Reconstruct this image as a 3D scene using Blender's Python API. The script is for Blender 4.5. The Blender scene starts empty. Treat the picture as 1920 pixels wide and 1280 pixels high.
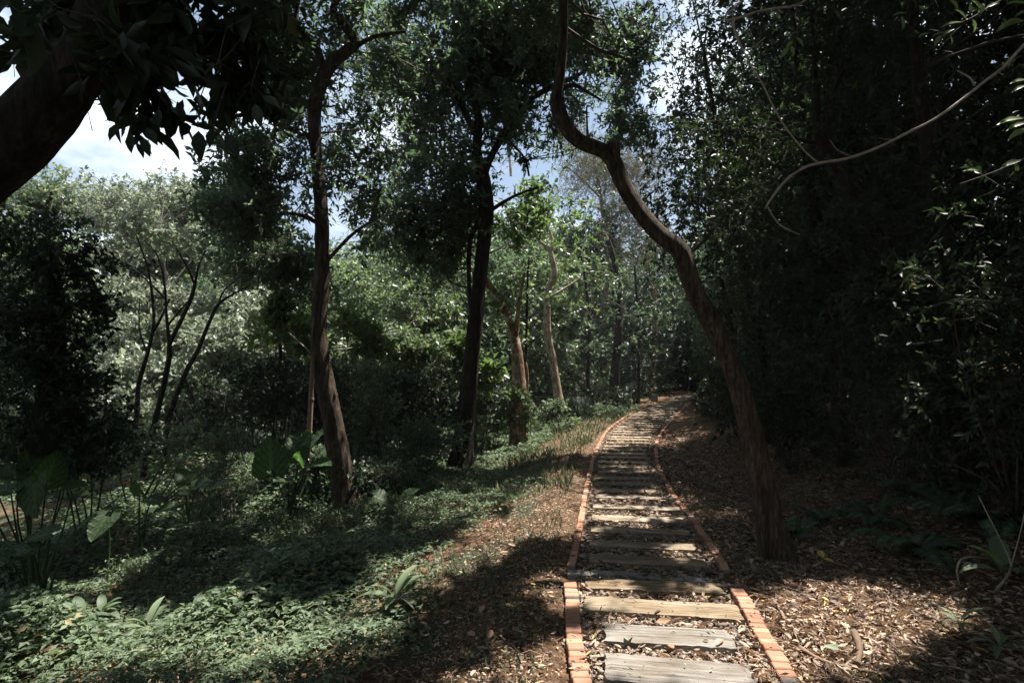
import bpy, math, random
import numpy as np
from mathutils import Vector
rng = np.random.default_rng(7)
random.seed(7)
SC = bpy.context.scene
COL = SC.collection
R = math.radians

# ------------------------------------------------------------------ camera
F = 1067.0; CX, CY = 960.0, 640.0; CAMH = 1.7; PITCH = R(2.95)
cam = bpy.data.cameras.new('camera'); cam.sensor_width = 36; cam.lens = 36 * F / 1920
cam.clip_end = 2000; cam.clip_start = 0.05
camo = bpy.data.objects.new('camera', cam); COL.objects.link(camo)
camo.location = (0, 0, CAMH); camo.rotation_euler = (R(90) + PITCH, 0, 0)
SC.camera = camo

# ------------------------------------------------------------------ light
SUN_EL, SUN_AZ = R(70), R(55)          # azimuth: from straight ahead (+Y) towards the right (+X)
TS = np.array([math.sin(SUN_AZ) * math.cos(SUN_EL), math.cos(SUN_AZ) * math.cos(SUN_EL), math.sin(SUN_EL)])
sl = bpy.data.lights.new('sun', 'SUN'); sl.energy = 5.0; sl.angle = R(0.5); sl.color = (1.0, 0.93, 0.84)
so = bpy.data.objects.new('sun', sl); COL.objects.link(so)
so.rotation_euler = Vector(TS).to_track_quat('Z', 'Y').to_euler()
W = bpy.data.worlds.new('World'); SC.world = W; W.use_nodes = True
nt = W.node_tree; nt.nodes.clear()
def wn(t, **k):
    n = nt.nodes.new(t)
    for a, b in k.items(): setattr(n, a, b)
    return n
sky = wn('ShaderNodeTexSky', sky_type='NISHITA', sun_disc=False)
sky.sun_elevation = SUN_EL; sky.sun_rotation = SUN_AZ; sky.air_density = 1.2; sky.dust_density = 1.0
bg = wn('ShaderNodeBackground'); bg.inputs[1].default_value = 0.05
tc = wn('ShaderNodeTexCoord'); mp = wn('ShaderNodeMapping'); mp.inputs['Scale'].default_value = (1, 1, 2.2)
nz = wn('ShaderNodeTexNoise'); nz.inputs['Scale'].default_value = 3.0; nz.inputs['Detail'].default_value = 7
nz.inputs['Roughness'].default_value = 0.55
cr = wn('ShaderNodeValToRGB'); cr.color_ramp.elements[0].position = 0.46; cr.color_ramp.elements[0].color = (.12, .12, .12, 1); cr.color_ramp.elements[1].position = 0.61
mx = wn('ShaderNodeMixRGB'); mx.inputs[2].default_value = (9.6, 10.6, 11.6, 1)
out = wn('ShaderNodeOutputWorld')
L = nt.links.new
L(tc.outputs['Generated'], mp.inputs[0]); L(mp.outputs[0], nz.inputs[0]); L(nz.outputs[0], cr.inputs[0])
L(cr.outputs[0], mx.inputs[0]); L(sky.outputs[0], mx.inputs[1]); L(mx.outputs[0], bg.inputs[0]); L(bg.outputs[0], out.inputs[0])
SC.view_settings.view_transform = 'Standard'; SC.view_settings.look = 'None'
SC.view_settings.exposure = 1.5; SC.view_settings.gamma = 1.0
SC.cycles.max_bounces = 5; SC.cycles.diffuse_bounces = 2; SC.cycles.glossy_bounces = 2
SC.cycles.transmission_bounces = 3; SC.cycles.transparent_max_bounces = 4

# ------------------------------------------------------------------ maths helpers
cp, sp_ = math.cos(PITCH), math.sin(PITCH)
def P(px, py, Y):
    u = (px - CX) / F; v = -(py - CY) / F
    d = np.array([u, cp - sp_ * v, sp_ + cp * v])
    return np.array([0, 0, CAMH]) + d * (Y / d[1])
def toPx(p):
    p = np.atleast_2d(p); x, y, z = p[:, 0], p[:, 1], p[:, 2] - CAMH
    dep = y * cp + z * sp_; up = -y * sp_ + z * cp
    dep = np.where(dep < 0.05, 0.05, dep)
    return CX + F * x / dep, CY - F * up / dep, dep
def rise(y): return 0.02 * np.maximum(0, y - 9)
LB = [(1069, 1090), (1072, 1120), (1074, 1160), (1079, 1215), (1090, 1279)]
LU = [(1262, 744), (1240, 752), (1205, 765), (1175, 781), (1152, 797), (1135, 813), (1122, 838), (1113, 860), (1106, 890), (1098, 925), (1092, 960), (1087, 990), (1080, 1030), (1072, 1066)]
RB = [(1375, 1100), (1400, 1140), (1420, 1180), (1450, 1228), (1480, 1279)]
RU = [(1308, 744), (1297, 753), (1280, 768), (1262, 786), (1245, 806), (1233, 825), (1230, 845), (1233, 870), (1245, 900), (1262, 930), (1285, 958), (1305, 985), (1325, 1015), (1345, 1045), (1360, 1074)]
def flatG(px, py):
    Y = 8.0
    for _ in range(60):
        q = P(px, py, 1.0); s = (q[2] - CAMH)
        Yn = (float(rise(Y)) - CAMH) / s if s < -1e-4 else 60
        Y = 0.5 * Y + 0.5 * min(60, Yn)
    p = P(px, py, Y); return p
Lp = np.array([flatG(*q) for q in LB[::-1] + LU[::-1]]); Rp = np.array([flatG(*q) for q in RB[::-1] + RU[::-1]])
ys = np.linspace(2.6, 29.5, 60)
xl = np.interp(ys, Lp[:, 1], Lp[:, 0]); xr = np.interp(ys, Rp[:, 1], Rp[:, 0])
xcs = (xl + xr) / 2
for _ in range(4):
    xcs[1:-1] = (xcs[:-2] + 2 * xcs[1:-1] + xcs[2:]) / 4
def xc(y):
    y = np.asarray(y, float)
    v = np.interp(y, ys, xcs)
    v = np.where(y < ys[0], xcs[0] - 0.12 * (ys[0] - y), v)
    v = np.where(y > ys[-1], xcs[-1] + 0.5 * (y - ys[-1]), v)
    return v
def terr(x, y):
    x = np.asarray(x, float); y = np.asarray(y, float)
    d = x - xc(y)
    z = rise(np.minimum(y, 45)) + 0 * x
    dl = np.maximum(0, -d - 1.1); dr = np.maximum(0, d - 2.3)
    z = z - 1.9 * (1 - np.exp(-dl * 0.075)) + 2.6 * (1 - np.exp(-dr * 0.16))
    k = np.clip((np.abs(d) - 0.75) / 1.0, 0, 1)
    b = 0.05 * np.sin(x * 1.7 + y * .6) * np.sin(y * 1.3 - x * .5) + 0.03 * np.sin(x * 4.1 + 1) * np.sin(y * 3.7) + 0.10 * np.sin(x * .5) * np.sin(y * .43 + 1)
    return z + k * b - 0.05 * (1 - np.clip((np.abs(d) - .55) / .25, 0, 1))
def G(px, py):
    Y0 = 1.5; prev = None
    q = P(px, py, 1.0)
    Yv = np.concatenate([np.linspace(1.5, 12, 300), np.linspace(12.1, 60, 500)])
    pz = CAMH + (q[2] - CAMH) * Yv; pxx = q[0] * Yv
    h = terr(pxx, Yv); w = np.where(pz <= h)[0]
    Y = Yv[w[0]] if len(w) else 40.0
    p = P(px, py, Y); p[2] = terr(p[0], p[1]); return p

def norm(a): return a / (np.linalg.norm(a, axis=-1, keepdims=True) + 1e-9)

# ------------------------------------------------------------------ light gaps in the canopy
def seg_d(px, py, a, b):
    ax, ay = a; bx, by = b; dx, dy = bx - ax, by - ay
    t = np.clip(((px - ax) * dx + (py - ay) * dy) / (dx * dx + dy * dy), 0, 1)
    return np.hypot(px - ax - t * dx, (py - ay - t * dy))
LIT_EL = [(270, 1225, 250, 62), (130, 1260, 130, 40), (1280, 1240, 240, 60), (1150, 1130, 70, 12), (1340, 1150, 80, 18), (980, 1262, 110, 26),
          (1200, 966, 110, 26), (1255, 925, 40, 14), (1290, 1052, 40, 9), (1190, 885, 40, 8), (1180, 792, 120, 48), (1040, 822, 150, 30), (930, 800, 60, 30),
          (1630, 1150, 190, 52), (1540, 1240, 150, 50), (1330, 950, 60, 18), (380, 915, 110, 36), (255, 1005, 50, 22), (250, 930, 60, 20), (1080, 1125, 40, 16),
          (1290, 800, 60, 20), (1420, 1180, 60, 50), (1060, 900, 30, 12), (1085,1010,30,14)]
LIT_ST = [((430, 1280), (640, 1190), 42), ((640, 1190), (760, 1095), 40), ((760, 1095), (900, 1022), 30), ((900, 1022), (1085, 952), 26), ((960, 990), (1010, 925), 16), ((1010, 1115), (1070, 1095), 16)]
def gproj(p, z0=0.0):
    t = (p[:, 2] - z0) / TS[2]
    return p[:, :2] - TS[None, :2] * t[:, None]
LIT3 = []      # (ground x, y, radius) of light shafts through 3D points
def shaft(px, py, Y, r):
    p = P(px, py, Y)[None]; g = gproj(p); LIT3.append((g[0, 0], g[0, 1], r))
for a in [(505, 845, 8.0, .75), (560, 850, 8.0, .5), (202, 978, 6.0, .55), (350, 900, 7.1, .5), (972, 690, 13.2, .7), (972, 640, 13.2, .6), (1035, 700, 18, .8), (1030, 560, 18, .8), (1276, 465, 5.4, .22),
          (1650, 275, 3.0, .25), (1800, 190, 3.0, .25), (1560, 300, 3.0, .2), (1450, 360, 3.0, .15), (1880, 30, 2.6, .35), (1880, 240, 2.6, .3), (1500, 20, 3, .2), (1830, 310, 2.6, .2), (740, 1110, 4.3, .3),
          (1000, 400, 12, 1.2), (520, 600, 11, 1.0), (870, 640, 12, .9), (790, 560, 15, 2.0)]:
    shaft(*a)
def keep_shade(p, mg=.16):
    k = keep0(p)
    for dx, dy in ((mg, 0), (-mg, 0), (0, mg), (0, -mg)): k &= keep0(p + np.array([dx, dy, 0]))
    return k
def keep0(p):
    """True where a leaf cluster may stand: its shadow does not fall in a sunny patch"""
    g = gproj(p); z = terr(g[:, 0], g[:, 1]); g = gproj(p, 0) + (z / TS[2])[:, None] * TS[None, :2]
    q = np.column_stack([g, z]); px, py, dep = toPx(q)
    n = 10 * np.sin(px * .045 + py * .02) + 8 * np.sin(px * .11 - py * .13)
    lit = np.zeros(len(p), bool)
    for cx, cy, rx, ry in LIT_EL:
        k = ry / rx
        lit |= ((px - cx + n) / rx) ** 2 + ((py - cy + n * k) / ry) ** 2 < 1
    for a, b, w in LIT_ST: lit |= seg_d(px, py * 1.0, a, b) + n * .6 < w
    lit &= (q[:, 1] > 1.5)
    for x, y, r in LIT3: lit |= np.hypot(g[:, 0] - x, g[:, 1] - y) < max(r - .16, .04)
    lit &= p[:, 2] > 2.6
    return ~lit

# ------------------------------------------------------------------ mesh builder
class MB:
    def __init__(s): s.v = []; s.f = []; s.a = []; s.n = 0
    def add(s, V, Fs, a=0.5):
        V = np.asarray(V, np.float32).reshape(-1, 3); Fs = np.asarray(Fs, np.int32)
        s.v.append(V); s.f.append(Fs + s.n); s.n += len(V)
        s.a.append(np.broadcast_to(np.asarray(a, np.float32), (len(Fs),)).copy())
    def build(s, name, m, parent=None, smooth=True, origin=None):
        me = bpy.data.meshes.new(name)
        V = np.concatenate(s.v)
        o = np.zeros(3) if origin is None else np.asarray(origin, float)
        if origin is not None: V = V - o.astype(np.float32)
        li = np.concatenate([f.ravel() for f in s.f]); tot = np.concatenate([np.full(len(f), f.shape[1], np.int32) for f in s.f])
        me.vertices.add(len(V)); me.vertices.foreach_set('co', V.ravel())
        me.loops.add(len(li)); me.loops.foreach_set('vertex_index', li.astype(np.int32))
        me.polygons.add(len(tot)); st = np.concatenate([[0], np.cumsum(tot)[:-1]]).astype(np.int32)
        me.polygons.foreach_set('loop_start', st)
        me.polygons.foreach_set('use_smooth', np.full(len(tot), smooth, bool))
        me.update(calc_edges=True)
        at = me.attributes.new('v', 'FLOAT', 'FACE'); at.data.foreach_set('value', np.concatenate(s.a))
        me.materials.append(m)
        ob = bpy.data.objects.new(name, me); COL.objects.link(ob)
        if parent is not None: ob.parent = parent
        elif origin is not None: ob.location = o
        return ob
def tag(o, label=None, cat=None, group=None, kind=None):
    if label: o['label'] = label
    if cat: o['category'] = cat
    if group: o['group'] = group
    if kind: o['kind'] = kind
    return o
def empty(name, loc):
    o = bpy.data.objects.new(name, None); COL.objects.link(o); o.location = tuple(float(c) for c in loc); o.empty_display_size = .1
    return o
def copy_tree(o, parent=None, label=None):
    c = o.copy(); COL.objects.link(c)
    if parent is not None: c.parent = parent
    if label: c['label'] = label
    for ch in list(o.children): copy_tree(ch, c)
    return c
def smooth_path(pts, step):
    pts = np.asarray(pts, float); n = len(pts)
    if n < 3:
        k = max(2, int(np.linalg.norm(pts[-1, :3] - pts[0, :3]) / step) + 1)
        t = np.linspace(0, 1, k)[:, None]; return pts[0] * (1 - t) + pts[-1] * t
    out = []
    for i in range(n - 1):
        p0 = pts[max(0, i - 1)]; p1 = pts[i]; p2 = pts[i + 1]; p3 = pts[min(n - 1, i + 2)]
        k = max(1, int(np.linalg.norm(p2[:3] - p1[:3]) / step))
        for t in np.arange(k) / k:
            out.append(.5 * ((2 * p1) + (-p0 + p2) * t + (2 * p0 - 5 * p1 + 4 * p2 - p3) * t * t + (-p0 + 3 * p1 - 3 * p2 + p3) * t ** 3))
    out.append(pts[-1]); return np.array(out)
def tube(mb, pts, sides=8, step=.06, rough=.0, cap=True, a=.5, flare=0):
    """pts rows x,y,z,r"""
    q = smooth_path(pts, step); q[:, 3] = np.maximum(q[:, 3], .0008)
    c = q[:, :3]; r = q[:, 3]; n = len(c)
    t = norm(np.gradient(c, axis=0))
    u = np.cross(t[0], [0.3, 1, .1]); u /= np.linalg.norm(u); rings = []
    ph = rng.uniform(0, 6.28, 6); ang = np.arange(sides) * 2 * math.pi / sides; kn = [(rng.uniform(0, 8), rng.uniform(0, 6.28), rng.uniform(-.12, .26), rng.uniform(.03, .09)) for _ in range(26)] if sides >= 24 else []
    dist = np.concatenate([[0], np.cumsum(np.linalg.norm(np.diff(c, axis=0), axis=1))])
    for i in range(n):
        u = u - t[i] * np.dot(u, t[i]); u /= np.linalg.norm(u); w = np.cross(t[i], u)
        rr = r[i] * np.ones(sides)
        if rough:
            rr = rr * (1 + rough * (np.sin(2 * ang + ph[0] + dist[i] * 1.3) + .7 * np.sin(3 * ang + ph[1] - dist[i] * 2.1) + .5 * np.sin(5 * ang + ph[2] + dist[i] * .9) + .6 * math.sin(dist[i] * 5 + ph[3])) + rough * .25 * rng.normal(size=sides))
        if kn:
            rr = rr * (1 + .022 * np.sin(ang * 9 + ph[5] + dist[i] * .8 + math.sin(dist[i] * 4)) + .018 * np.sin(ang * 13 + ph[1] - dist[i] * .5))
            for kd, ka, kamp, ks in kn:
                if abs(dist[i] - kd) < 3 * ks:
                    da = (ang - ka + math.pi) % (2 * math.pi) - math.pi; rr = rr * (1 + kamp * math.exp(-((dist[i] - kd) / ks) ** 2) * np.exp(-(da * max(r[i], .03) / ks) ** 2))
        if flare: rr = rr * (1 + flare * math.exp(-dist[i] / (r[0] * 1.6)) * (1 + .5 * np.sin(4 * ang + ph[4])))
        rings.append(c[i] + rr[:, None] * (np.cos(ang)[:, None] * u + np.sin(ang)[:, None] * w))
    V = np.concatenate(rings); j = np.arange(sides); jn = (j + 1) % sides
    Fq = np.concatenate([np.column_stack([i * sides + j, i * sides + jn, (i + 1) * sides + jn, (i + 1) * sides + j]) for i in range(n - 1)])
    mb.add(V, Fq, a)
    if cap:
        b = (n - 1) * sides; m = len(V)
        mb.add(np.vstack([V[b:b + sides], c[-1] + t[-1] * r[-1] * .3]), np.column_stack([j, jn, np.full(sides, sides)]), a)
def ptube(mb, pl, Y, **k):
    """pixel polyline rows (px,py,width_px[,Y])"""
    rows = []
    for i, q in enumerate(pl):
        y = q[3] if len(q) > 3 else Y
        p = P(q[0], q[1], y); rows.append([*p, .5 * q[2] * y / F])
    tube(mb, rows, **k); return np.array(rows)

T4v = np.array([(0, 0, 0), (.42, .5, .10), (1, 0, -.08), (.42, -.5, .10)]); T4f = np.array([(0, 2, 1), (0, 3, 2)])
T10v = np.array([(0, 0, 0), (.22, .36, .06), (.5, .5, .09), (.8, .27, .03), (1, 0, -.12), (.8, -.27, .03), (.5, -.5, .09), (.22, -.36, .06), (.3, 0, 0), (.65, 0, -.02)])
T10f = np.array([(0, 8, 1), (8, 2, 1), (8, 9, 2), (9, 3, 2), (9, 4, 3), (0, 7, 8), (8, 7, 6), (8, 6, 9), (9, 6, 5), (9, 5, 4)])
def leafset(mb, pos, d, n, Ls, Ws, tv=T4v, tf=T4f, a=None):
    N = len(pos)
    if N == 0: return
    d = norm(d); s = norm(np.cross(d, n)); n = np.cross(s, d)
    Ls = np.broadcast_to(Ls, (N,)); Ws = np.broadcast_to(Ws, (N,))
    V = pos[:, None, :] + d[:, None, :] * (tv[None, :, 0:1] * Ls[:, None, None]) + s[:, None, :] * (tv[None, :, 1:2] * Ws[:, None, None]) + n[:, None, :] * (tv[None, :, 2:3] * Ls[:, None, None])
    k = len(tv); Fs = (tf[None] + (np.arange(N) * k)[:, None, None]).reshape(-1, 3)
    if a is None: a = rng.uniform(0, 1, N)
    mb.add(V.reshape(-1, 3), Fs, np.repeat(a, len(tf)))
def rdir(n): return norm(rng.normal(size=(n, 3)))

def foliage(mb, tw, cen, outd, leaf=.07, wid=.4, nl=14, tl=.3, droop=.2, upb=.9, detail=False, whorl=False, twr=.0022):
    """twigs with leaves at cluster centres"""
    M = len(cen)
    if M == 0: return
    td = norm(outd * .6 + rdir(M) * .8 + np.array([0, 0, .1]))
    ln = tl * rng.uniform(.6, 1.3, M)
    base = cen - td * ln[:, None] * .5
    k = nl
    t = np.linspace(.12, 1, k)[None, :] + rng.normal(0, .03, (M, k))
    if whorl: t = np.repeat(np.array([[.55, 1.0]]), k, axis=1)[:, :k] + rng.normal(0, .02, (M, k))
    pos = base[:, None] + td[:, None] * (t * ln[:, None])[..., None]
    ld = td[:, None] * .45 + rdir(M * k).reshape(M, k, 3) * .9 + np.array([0, 0, -droop])
    nn = rdir(M * k) + np.array([0, 0, upb])
    sz = leaf * rng.uniform(.45, 1.35, M * k) * np.repeat(rng.uniform(.8, 1.2, M), k)
    a = (np.repeat(rng.uniform(0, .6, M), k) + rng.uniform(0, .4, M * k))
    leafset(mb, pos.reshape(-1, 3), ld.reshape(-1, 3), nn, sz, sz * wid, *( (T10v, T10f) if detail else (T4v, T4f)), a=a)
    if tw is not None:
        u = norm(np.cross(td, np.array([.2, .3, 1.0]))); w = np.cross(td, u); e = base + td * ln[:, None]
        b0 = base - td * ln[:, None] * .6
        ring = [b0 + u * twr * 1.6, b0 - .5 * u * twr * 1.6 + w * twr * 1.4, b0 - .5 * u * twr * 1.6 - w * twr * 1.4]
        V = np.stack(ring + [e], 1).reshape(-1, 3)
        f = np.array([(0, 1, 3), (1, 2, 3), (2, 0, 3)]); tw.add(V, (f[None] + (np.arange(M) * 4)[:, None, None]).reshape(-1, 3))
def blob_centres(c, r, M, K=None, shell=.5, sub=.22, zmin=None):
    c = np.asarray(c, float); r = np.asarray(r, float)
    K = K or max(4, M // 10)
    sc = rdir(K) * (rng.uniform(0, 1, K) ** shell)[:, None]
    i = rng.integers(0, K, M)
    p = sc[i] + rng.normal(0, sub, (M, 3)); o = norm(p)
    q = c + p * r
    return q, o

# ------------------------------------------------------------------ materials
def mat(name): 
    m = bpy.data.materials.new(name); m.use_nodes = True; m.node_tree.nodes.clear(); return m
def nodes(m):
    t = m.node_tree
    def N(ty, **k):
        n = t.nodes.new(ty)
        for a, b in k.items(): setattr(n, a, b)
        return n
    return N, t.links.new
def ramp(N, stops):
    r = N('ShaderNodeValToRGB'); e = r.color_ramp.elements
    while len(e) < len(stops): e.new(.5)
    for x, (p, c) in zip(e, stops): x.position = p; x.color = (*c, 1)
    return r
def leaf_mat(name, c0, c1, c2=None, trans=.3, rough=.42, tcol=None, p2=.96, spec=.5, noise=0):
    m = mat(name); N, K = nodes(m)
    at = N('ShaderNodeAttribute', attribute_name='v')
    st = [(0, c0), (.85, c1)]
    if c2: st += [(p2, c1), (min(1, p2 + .01), c2)]
    r = ramp(N, st); K(at.outputs['Fac'], r.inputs[0])
    pb = N('ShaderNodeBsdfPrincipled'); pb.inputs['Roughness'].default_value = rough; pb.inputs['Specular IOR Level'].default_value = spec
    K(r.outputs[0], pb.inputs['Base Color'])
    tr = N('ShaderNodeBsdfTranslucent'); g = N('ShaderNodeMixRGB', blend_type='MULTIPLY'); g.inputs[0].default_value = 1
    g.inputs[2].default_value = (*(tcol or (1.5, 1.7, .9)), 1); K(r.outputs[0], g.inputs[1]); K(g.outputs[0], tr.inputs[0])
    mx = N('ShaderNodeMixShader'); mx.inputs[0].default_value = trans; o = N('ShaderNodeOutputMaterial')
    K(pb.outputs[0], mx.inputs[1]); K(tr.outputs[0], mx.inputs[2]); K(mx.outputs[0], o.inputs[0]); return m
def solid_mat(name, stops, scale=(8, 8, 8), detail=6, rough=.85, bump=.3, bscale=None, attr=0., bdist=.02, spec=.3, extra=None):
    m = mat(name); N, K = nodes(m)
    tc = N('ShaderNodeTexCoord'); mp = N('ShaderNodeMapping'); mp.inputs['Scale'].default_value = scale
    K(tc.outputs['Object'], mp.inputs[0])
    n = N('ShaderNodeTexNoise'); n.inputs['Scale'].default_value = 1; n.inputs['Detail'].default_value = detail; n.inputs['Roughness'].default_value = .62
    K(mp.outputs[0], n.inputs[0])
    fac = n.outputs[0]
    if attr:
        at = N('ShaderNodeAttribute', attribute_name='v'); ma = N('ShaderNodeMath', operation='MULTIPLY_ADD')
        K(at.outputs['Fac'], ma.inputs[0]); ma.inputs[1].default_value = attr
        mb_ = N('ShaderNodeMath', operation='MULTIPLY_ADD'); K(n.outputs[0], mb_.inputs[0]); mb_.inputs[1].default_value = 1 - attr; mb_.inputs[2].default_value = 0
        K(mb_.outputs[0], ma.inputs[2]); fac = ma.outputs[0]
    r = ramp(N, stops); K(fac, r.inputs[0])
    pb = N('ShaderNodeBsdfPrincipled'); pb.inputs['Roughness'].default_value = rough; pb.inputs['Specular IOR Level'].default_value = spec
    K(r.outputs[0], pb.inputs['Base Color'])
    b = N('ShaderNodeBump'); b.inputs['Strength'].default_value = bump; b.inputs['Distance'].default_value = bdist
    if bscale:
        mp2 = N('ShaderNodeMapping'); mp2.inputs['Scale'].default_value = bscale; K(tc.outputs['Object'], mp2.inputs[0])
        n2 = N('ShaderNodeTexNoise'); n2.inputs['Scale'].default_value = 1; n2.inputs['Detail'].default_value = 8; n2.inputs['Roughness'].default_value = .7; K(mp2.outputs[0], n2.inputs[0]); K(n2.outputs[0], b.inputs['Height']); rf = ramp(N, [(.38, (.30, .28, .26)), (.50, (.9, .9, .9)), (.66, (1.5, 1.5, 1.48))]); K(n2.outputs[0], rf.inputs[0]); gm = N('ShaderNodeMixRGB', blend_type='MULTIPLY'); gm.inputs[0].default_value = 1; K(r.outputs[0], gm.inputs[1]); K(rf.outputs[0], gm.inputs[2]); K(gm.outputs[0], pb.inputs['Base Color'])
    else: K(n.outputs[0], b.inputs['Height'])
    K(b.outputs[0], pb.inputs['Normal'])
    o = N('ShaderNodeOutputMaterial'); K(pb.outputs[0], o.inputs[0]); return m
M = {}
YEL = (.28, .20, .05)
M['dark'] = leaf_mat('shade_dark_leaf', (.010, .019, .012), (.036, .055, .032), (.16, .15, .05), trans=.3, rough=.5)  # darkened leaf colour, the thicket's deep shade is painted in
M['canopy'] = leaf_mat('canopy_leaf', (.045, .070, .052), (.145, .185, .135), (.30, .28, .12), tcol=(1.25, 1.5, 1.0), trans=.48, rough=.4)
M['pale'] = leaf_mat('sunlit_pale_leaf', (.14, .17, .14), (.35, .385, .325), (.45, .24, .07), trans=.35, rough=.38, p2=.985, tcol=(1.2, 1.3, .9))  # lightened leaf colour, the silvery sunlit look is painted in
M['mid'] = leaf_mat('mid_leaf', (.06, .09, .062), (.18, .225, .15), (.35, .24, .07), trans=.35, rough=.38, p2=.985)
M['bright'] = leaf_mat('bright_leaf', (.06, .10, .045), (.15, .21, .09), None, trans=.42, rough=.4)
M['feather'] = leaf_mat('feathery_leaf', (.13, .13, .09), (.26, .25, .17), None, trans=.25, rough=.6, tcol=(1.1, 1.1, .9))
M['cover'] = leaf_mat('ground_cover_leaf', (.025, .05, .027), (.165, .225, .13), (.34, .28, .14), trans=.35, rough=.6, p2=.975, tcol=(1.2, 1.35, .85))
M['grass'] = leaf_mat('grass_blade', (.06, .09, .05), (.20, .24, .15), (.40, .33, .18), trans=.3, rough=.5, p2=.93, tcol=(1.1, 1.2, .8))
M['fern'] = leaf_mat('fern_leaf', (.03, .06, .035), (.08, .13, .075), None, trans=.3, rough=.4)
M['alocasia'] = leaf_mat('elephant_ear_leaf', (.022, .042, .02), (.075, .12, .06), None, trans=.5, rough=.5, tcol=(1.8, 2.3, 1.0), spec=.35)
M['litter'] = leaf_mat('dry_leaf', (.055, .036, .025), (.50, .365, .265), (.52, .38, .12), trans=.12, rough=.65, p2=.975, tcol=(1.2, 1, .8))
M['twig'] = solid_mat('twig_bark', [(.3, (.035, .028, .022)), (.8, (.12, .10, .08))], (20, 20, 20))
M['drytwig'] = solid_mat('dry_twig', [(.2, (.10, .065, .045)), (.8, (.34, .24, .17))], (12, 12, 12), attr=.6)
M['barkdark'] = solid_mat('dark_bark', [(.3, (.010, .008, .006)), (.52, (.030, .023, .017)), (.75, (.075, .058, .043))], (14, 14, 5), bump=1, bscale=(38, 38, 7), bdist=.03)
M['barkbrown'] = solid_mat('brown_furrowed_bark', [(.3, (.020, .015, .010)), (.5, (.075, .055, .038)), (.72, (.17, .13, .09))], (18, 18, 4), bump=1, bscale=(55, 55, 9), bdist=.04)
M['barkpale'] = solid_mat('pale_mottled_bark', [(.33, (.10, .075, .05)), (.5, (.34, .27, .19)), (.68, (.50, .45, .37))], (9, 9, 5), bump=.6, bscale=(40, 40, 12))
M['barkred'] = solid_mat('tan_mottled_bark', [(.35, (.12, .065, .035)), (.5, (.30, .20, .12)), (.62, (.42, .38, .31))], (7, 7, 5), bump=.6, bscale=(30, 30, 14))
M['vine'] = solid_mat('pale_vine', [(.3, (.20, .16, .12)), (.7, (.44, .38, .31))], (20, 20, 20), rough=.6)
M['wood'] = None

def sleeper_mat():
    m = mat('weathered_timber'); N, K = nodes(m)
    tc = N('ShaderNodeTexCoord'); oi = N('ShaderNodeObjectInfo')
    ad = N('ShaderNodeVectorMath', operation='ADD'); K(tc.outputs['Object'], ad.inputs[0])
    cv = N('ShaderNodeCombineXYZ'); mm = N('ShaderNodeMath', operation='MULTIPLY'); mm.inputs[1].default_value = 37; K(oi.outputs['Random'], mm.inputs[0]); K(mm.outputs[0], cv.inputs[1]); K(mm.outputs[0], cv.inputs[0]); K(cv.outputs[0], ad.inputs[1])
    mp = N('ShaderNodeMapping'); mp.inputs['Scale'].default_value = (2.2, 60, 60); K(ad.outputs[0], mp.inputs[0])
    n = N('ShaderNodeTexNoise'); n.inputs['Scale'].default_value = 1; n.inputs['Detail'].default_value = 5; n.inputs['Roughness'].default_value = .6; K(mp.outputs[0], n.inputs[0])
    mp2 = N('ShaderNodeMapping'); mp2.inputs['Scale'].default_value = (3, 6, 6); K(ad.outputs[0], mp2.inputs[0])
    n2 = N('ShaderNodeTexNoise'); n2.inputs['Scale'].default_value = 1; n2.inputs['Detail'].default_value = 4; K(mp2.outputs[0], n2.inputs[0])
    r = ramp(N, [(.30, (.05, .04, .032)), (.42, (.24, .205, .17)), (.62, (.38, .34, .29))]); K(n.outputs[0], r.inputs[0])
    r2 = ramp(N, [(.3, (.62, .56, .48)), (.65, (1.1, 1.1, 1.1))]); K(n2.outputs[0], r2.inputs[0])
    g = N('ShaderNodeMixRGB', blend_type='MULTIPLY'); g.inputs[0].default_value = 1; K(r.outputs[0], g.inputs[1]); K(r2.outputs[0], g.inputs[2])
    g2 = N('ShaderNodeMixRGB', blend_type='MULTIPLY'); g2.inputs[0].default_value = 1; K(g.outputs[0], g2.inputs[1]); K(oi.outputs['Color'], g2.inputs[2])
    pb = N('ShaderNodeBsdfPrincipled'); pb.inputs['Roughness'].default_value = .85; pb.inputs['Specular IOR Level'].default_value = .2; K(g2.outputs[0], pb.inputs['Base Color'])
    b = N('ShaderNodeBump'); b.inputs['Strength'].default_value = .9; b.inputs['Distance'].default_value = .01; K(n.outputs[0], b.inputs['Height']); K(b.outputs[0], pb.inputs['Normal'])
    o = N('ShaderNodeOutputMaterial'); K(pb.outputs[0], o.inputs[0]); return m
M['wood'] = sleeper_mat()
M['brick'] = solid_mat('clay_brick', [(.15, (.07, .06, .055)), (.33, (.17, .115, .085)), (.45, (.27, .13, .08)), (.85, (.43, .245, .165))], (25, 25, 25), attr=.75, bump=.5, bdist=.008)
M['mortar'] = solid_mat('old_mortar', [(.3, (.12, .10, .085)), (.7, (.30, .26, .22))], (30, 30, 30))
M['greybrick'] = solid_mat('grey_concrete_brick', [(.2, (.07, .07, .068)), (.8, (.30, .28, .26))], (25, 25, 25), attr=.6, bump=.5, bdist=.008)
M['stone'] = solid_mat('river_pebble', [(.25, (.09, .075, .062)), (.55, (.20, .165, .135)), (.85, (.36, .30, .25))], (10, 10, 10), attr=.7, rough=.7, bump=.15)

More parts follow.
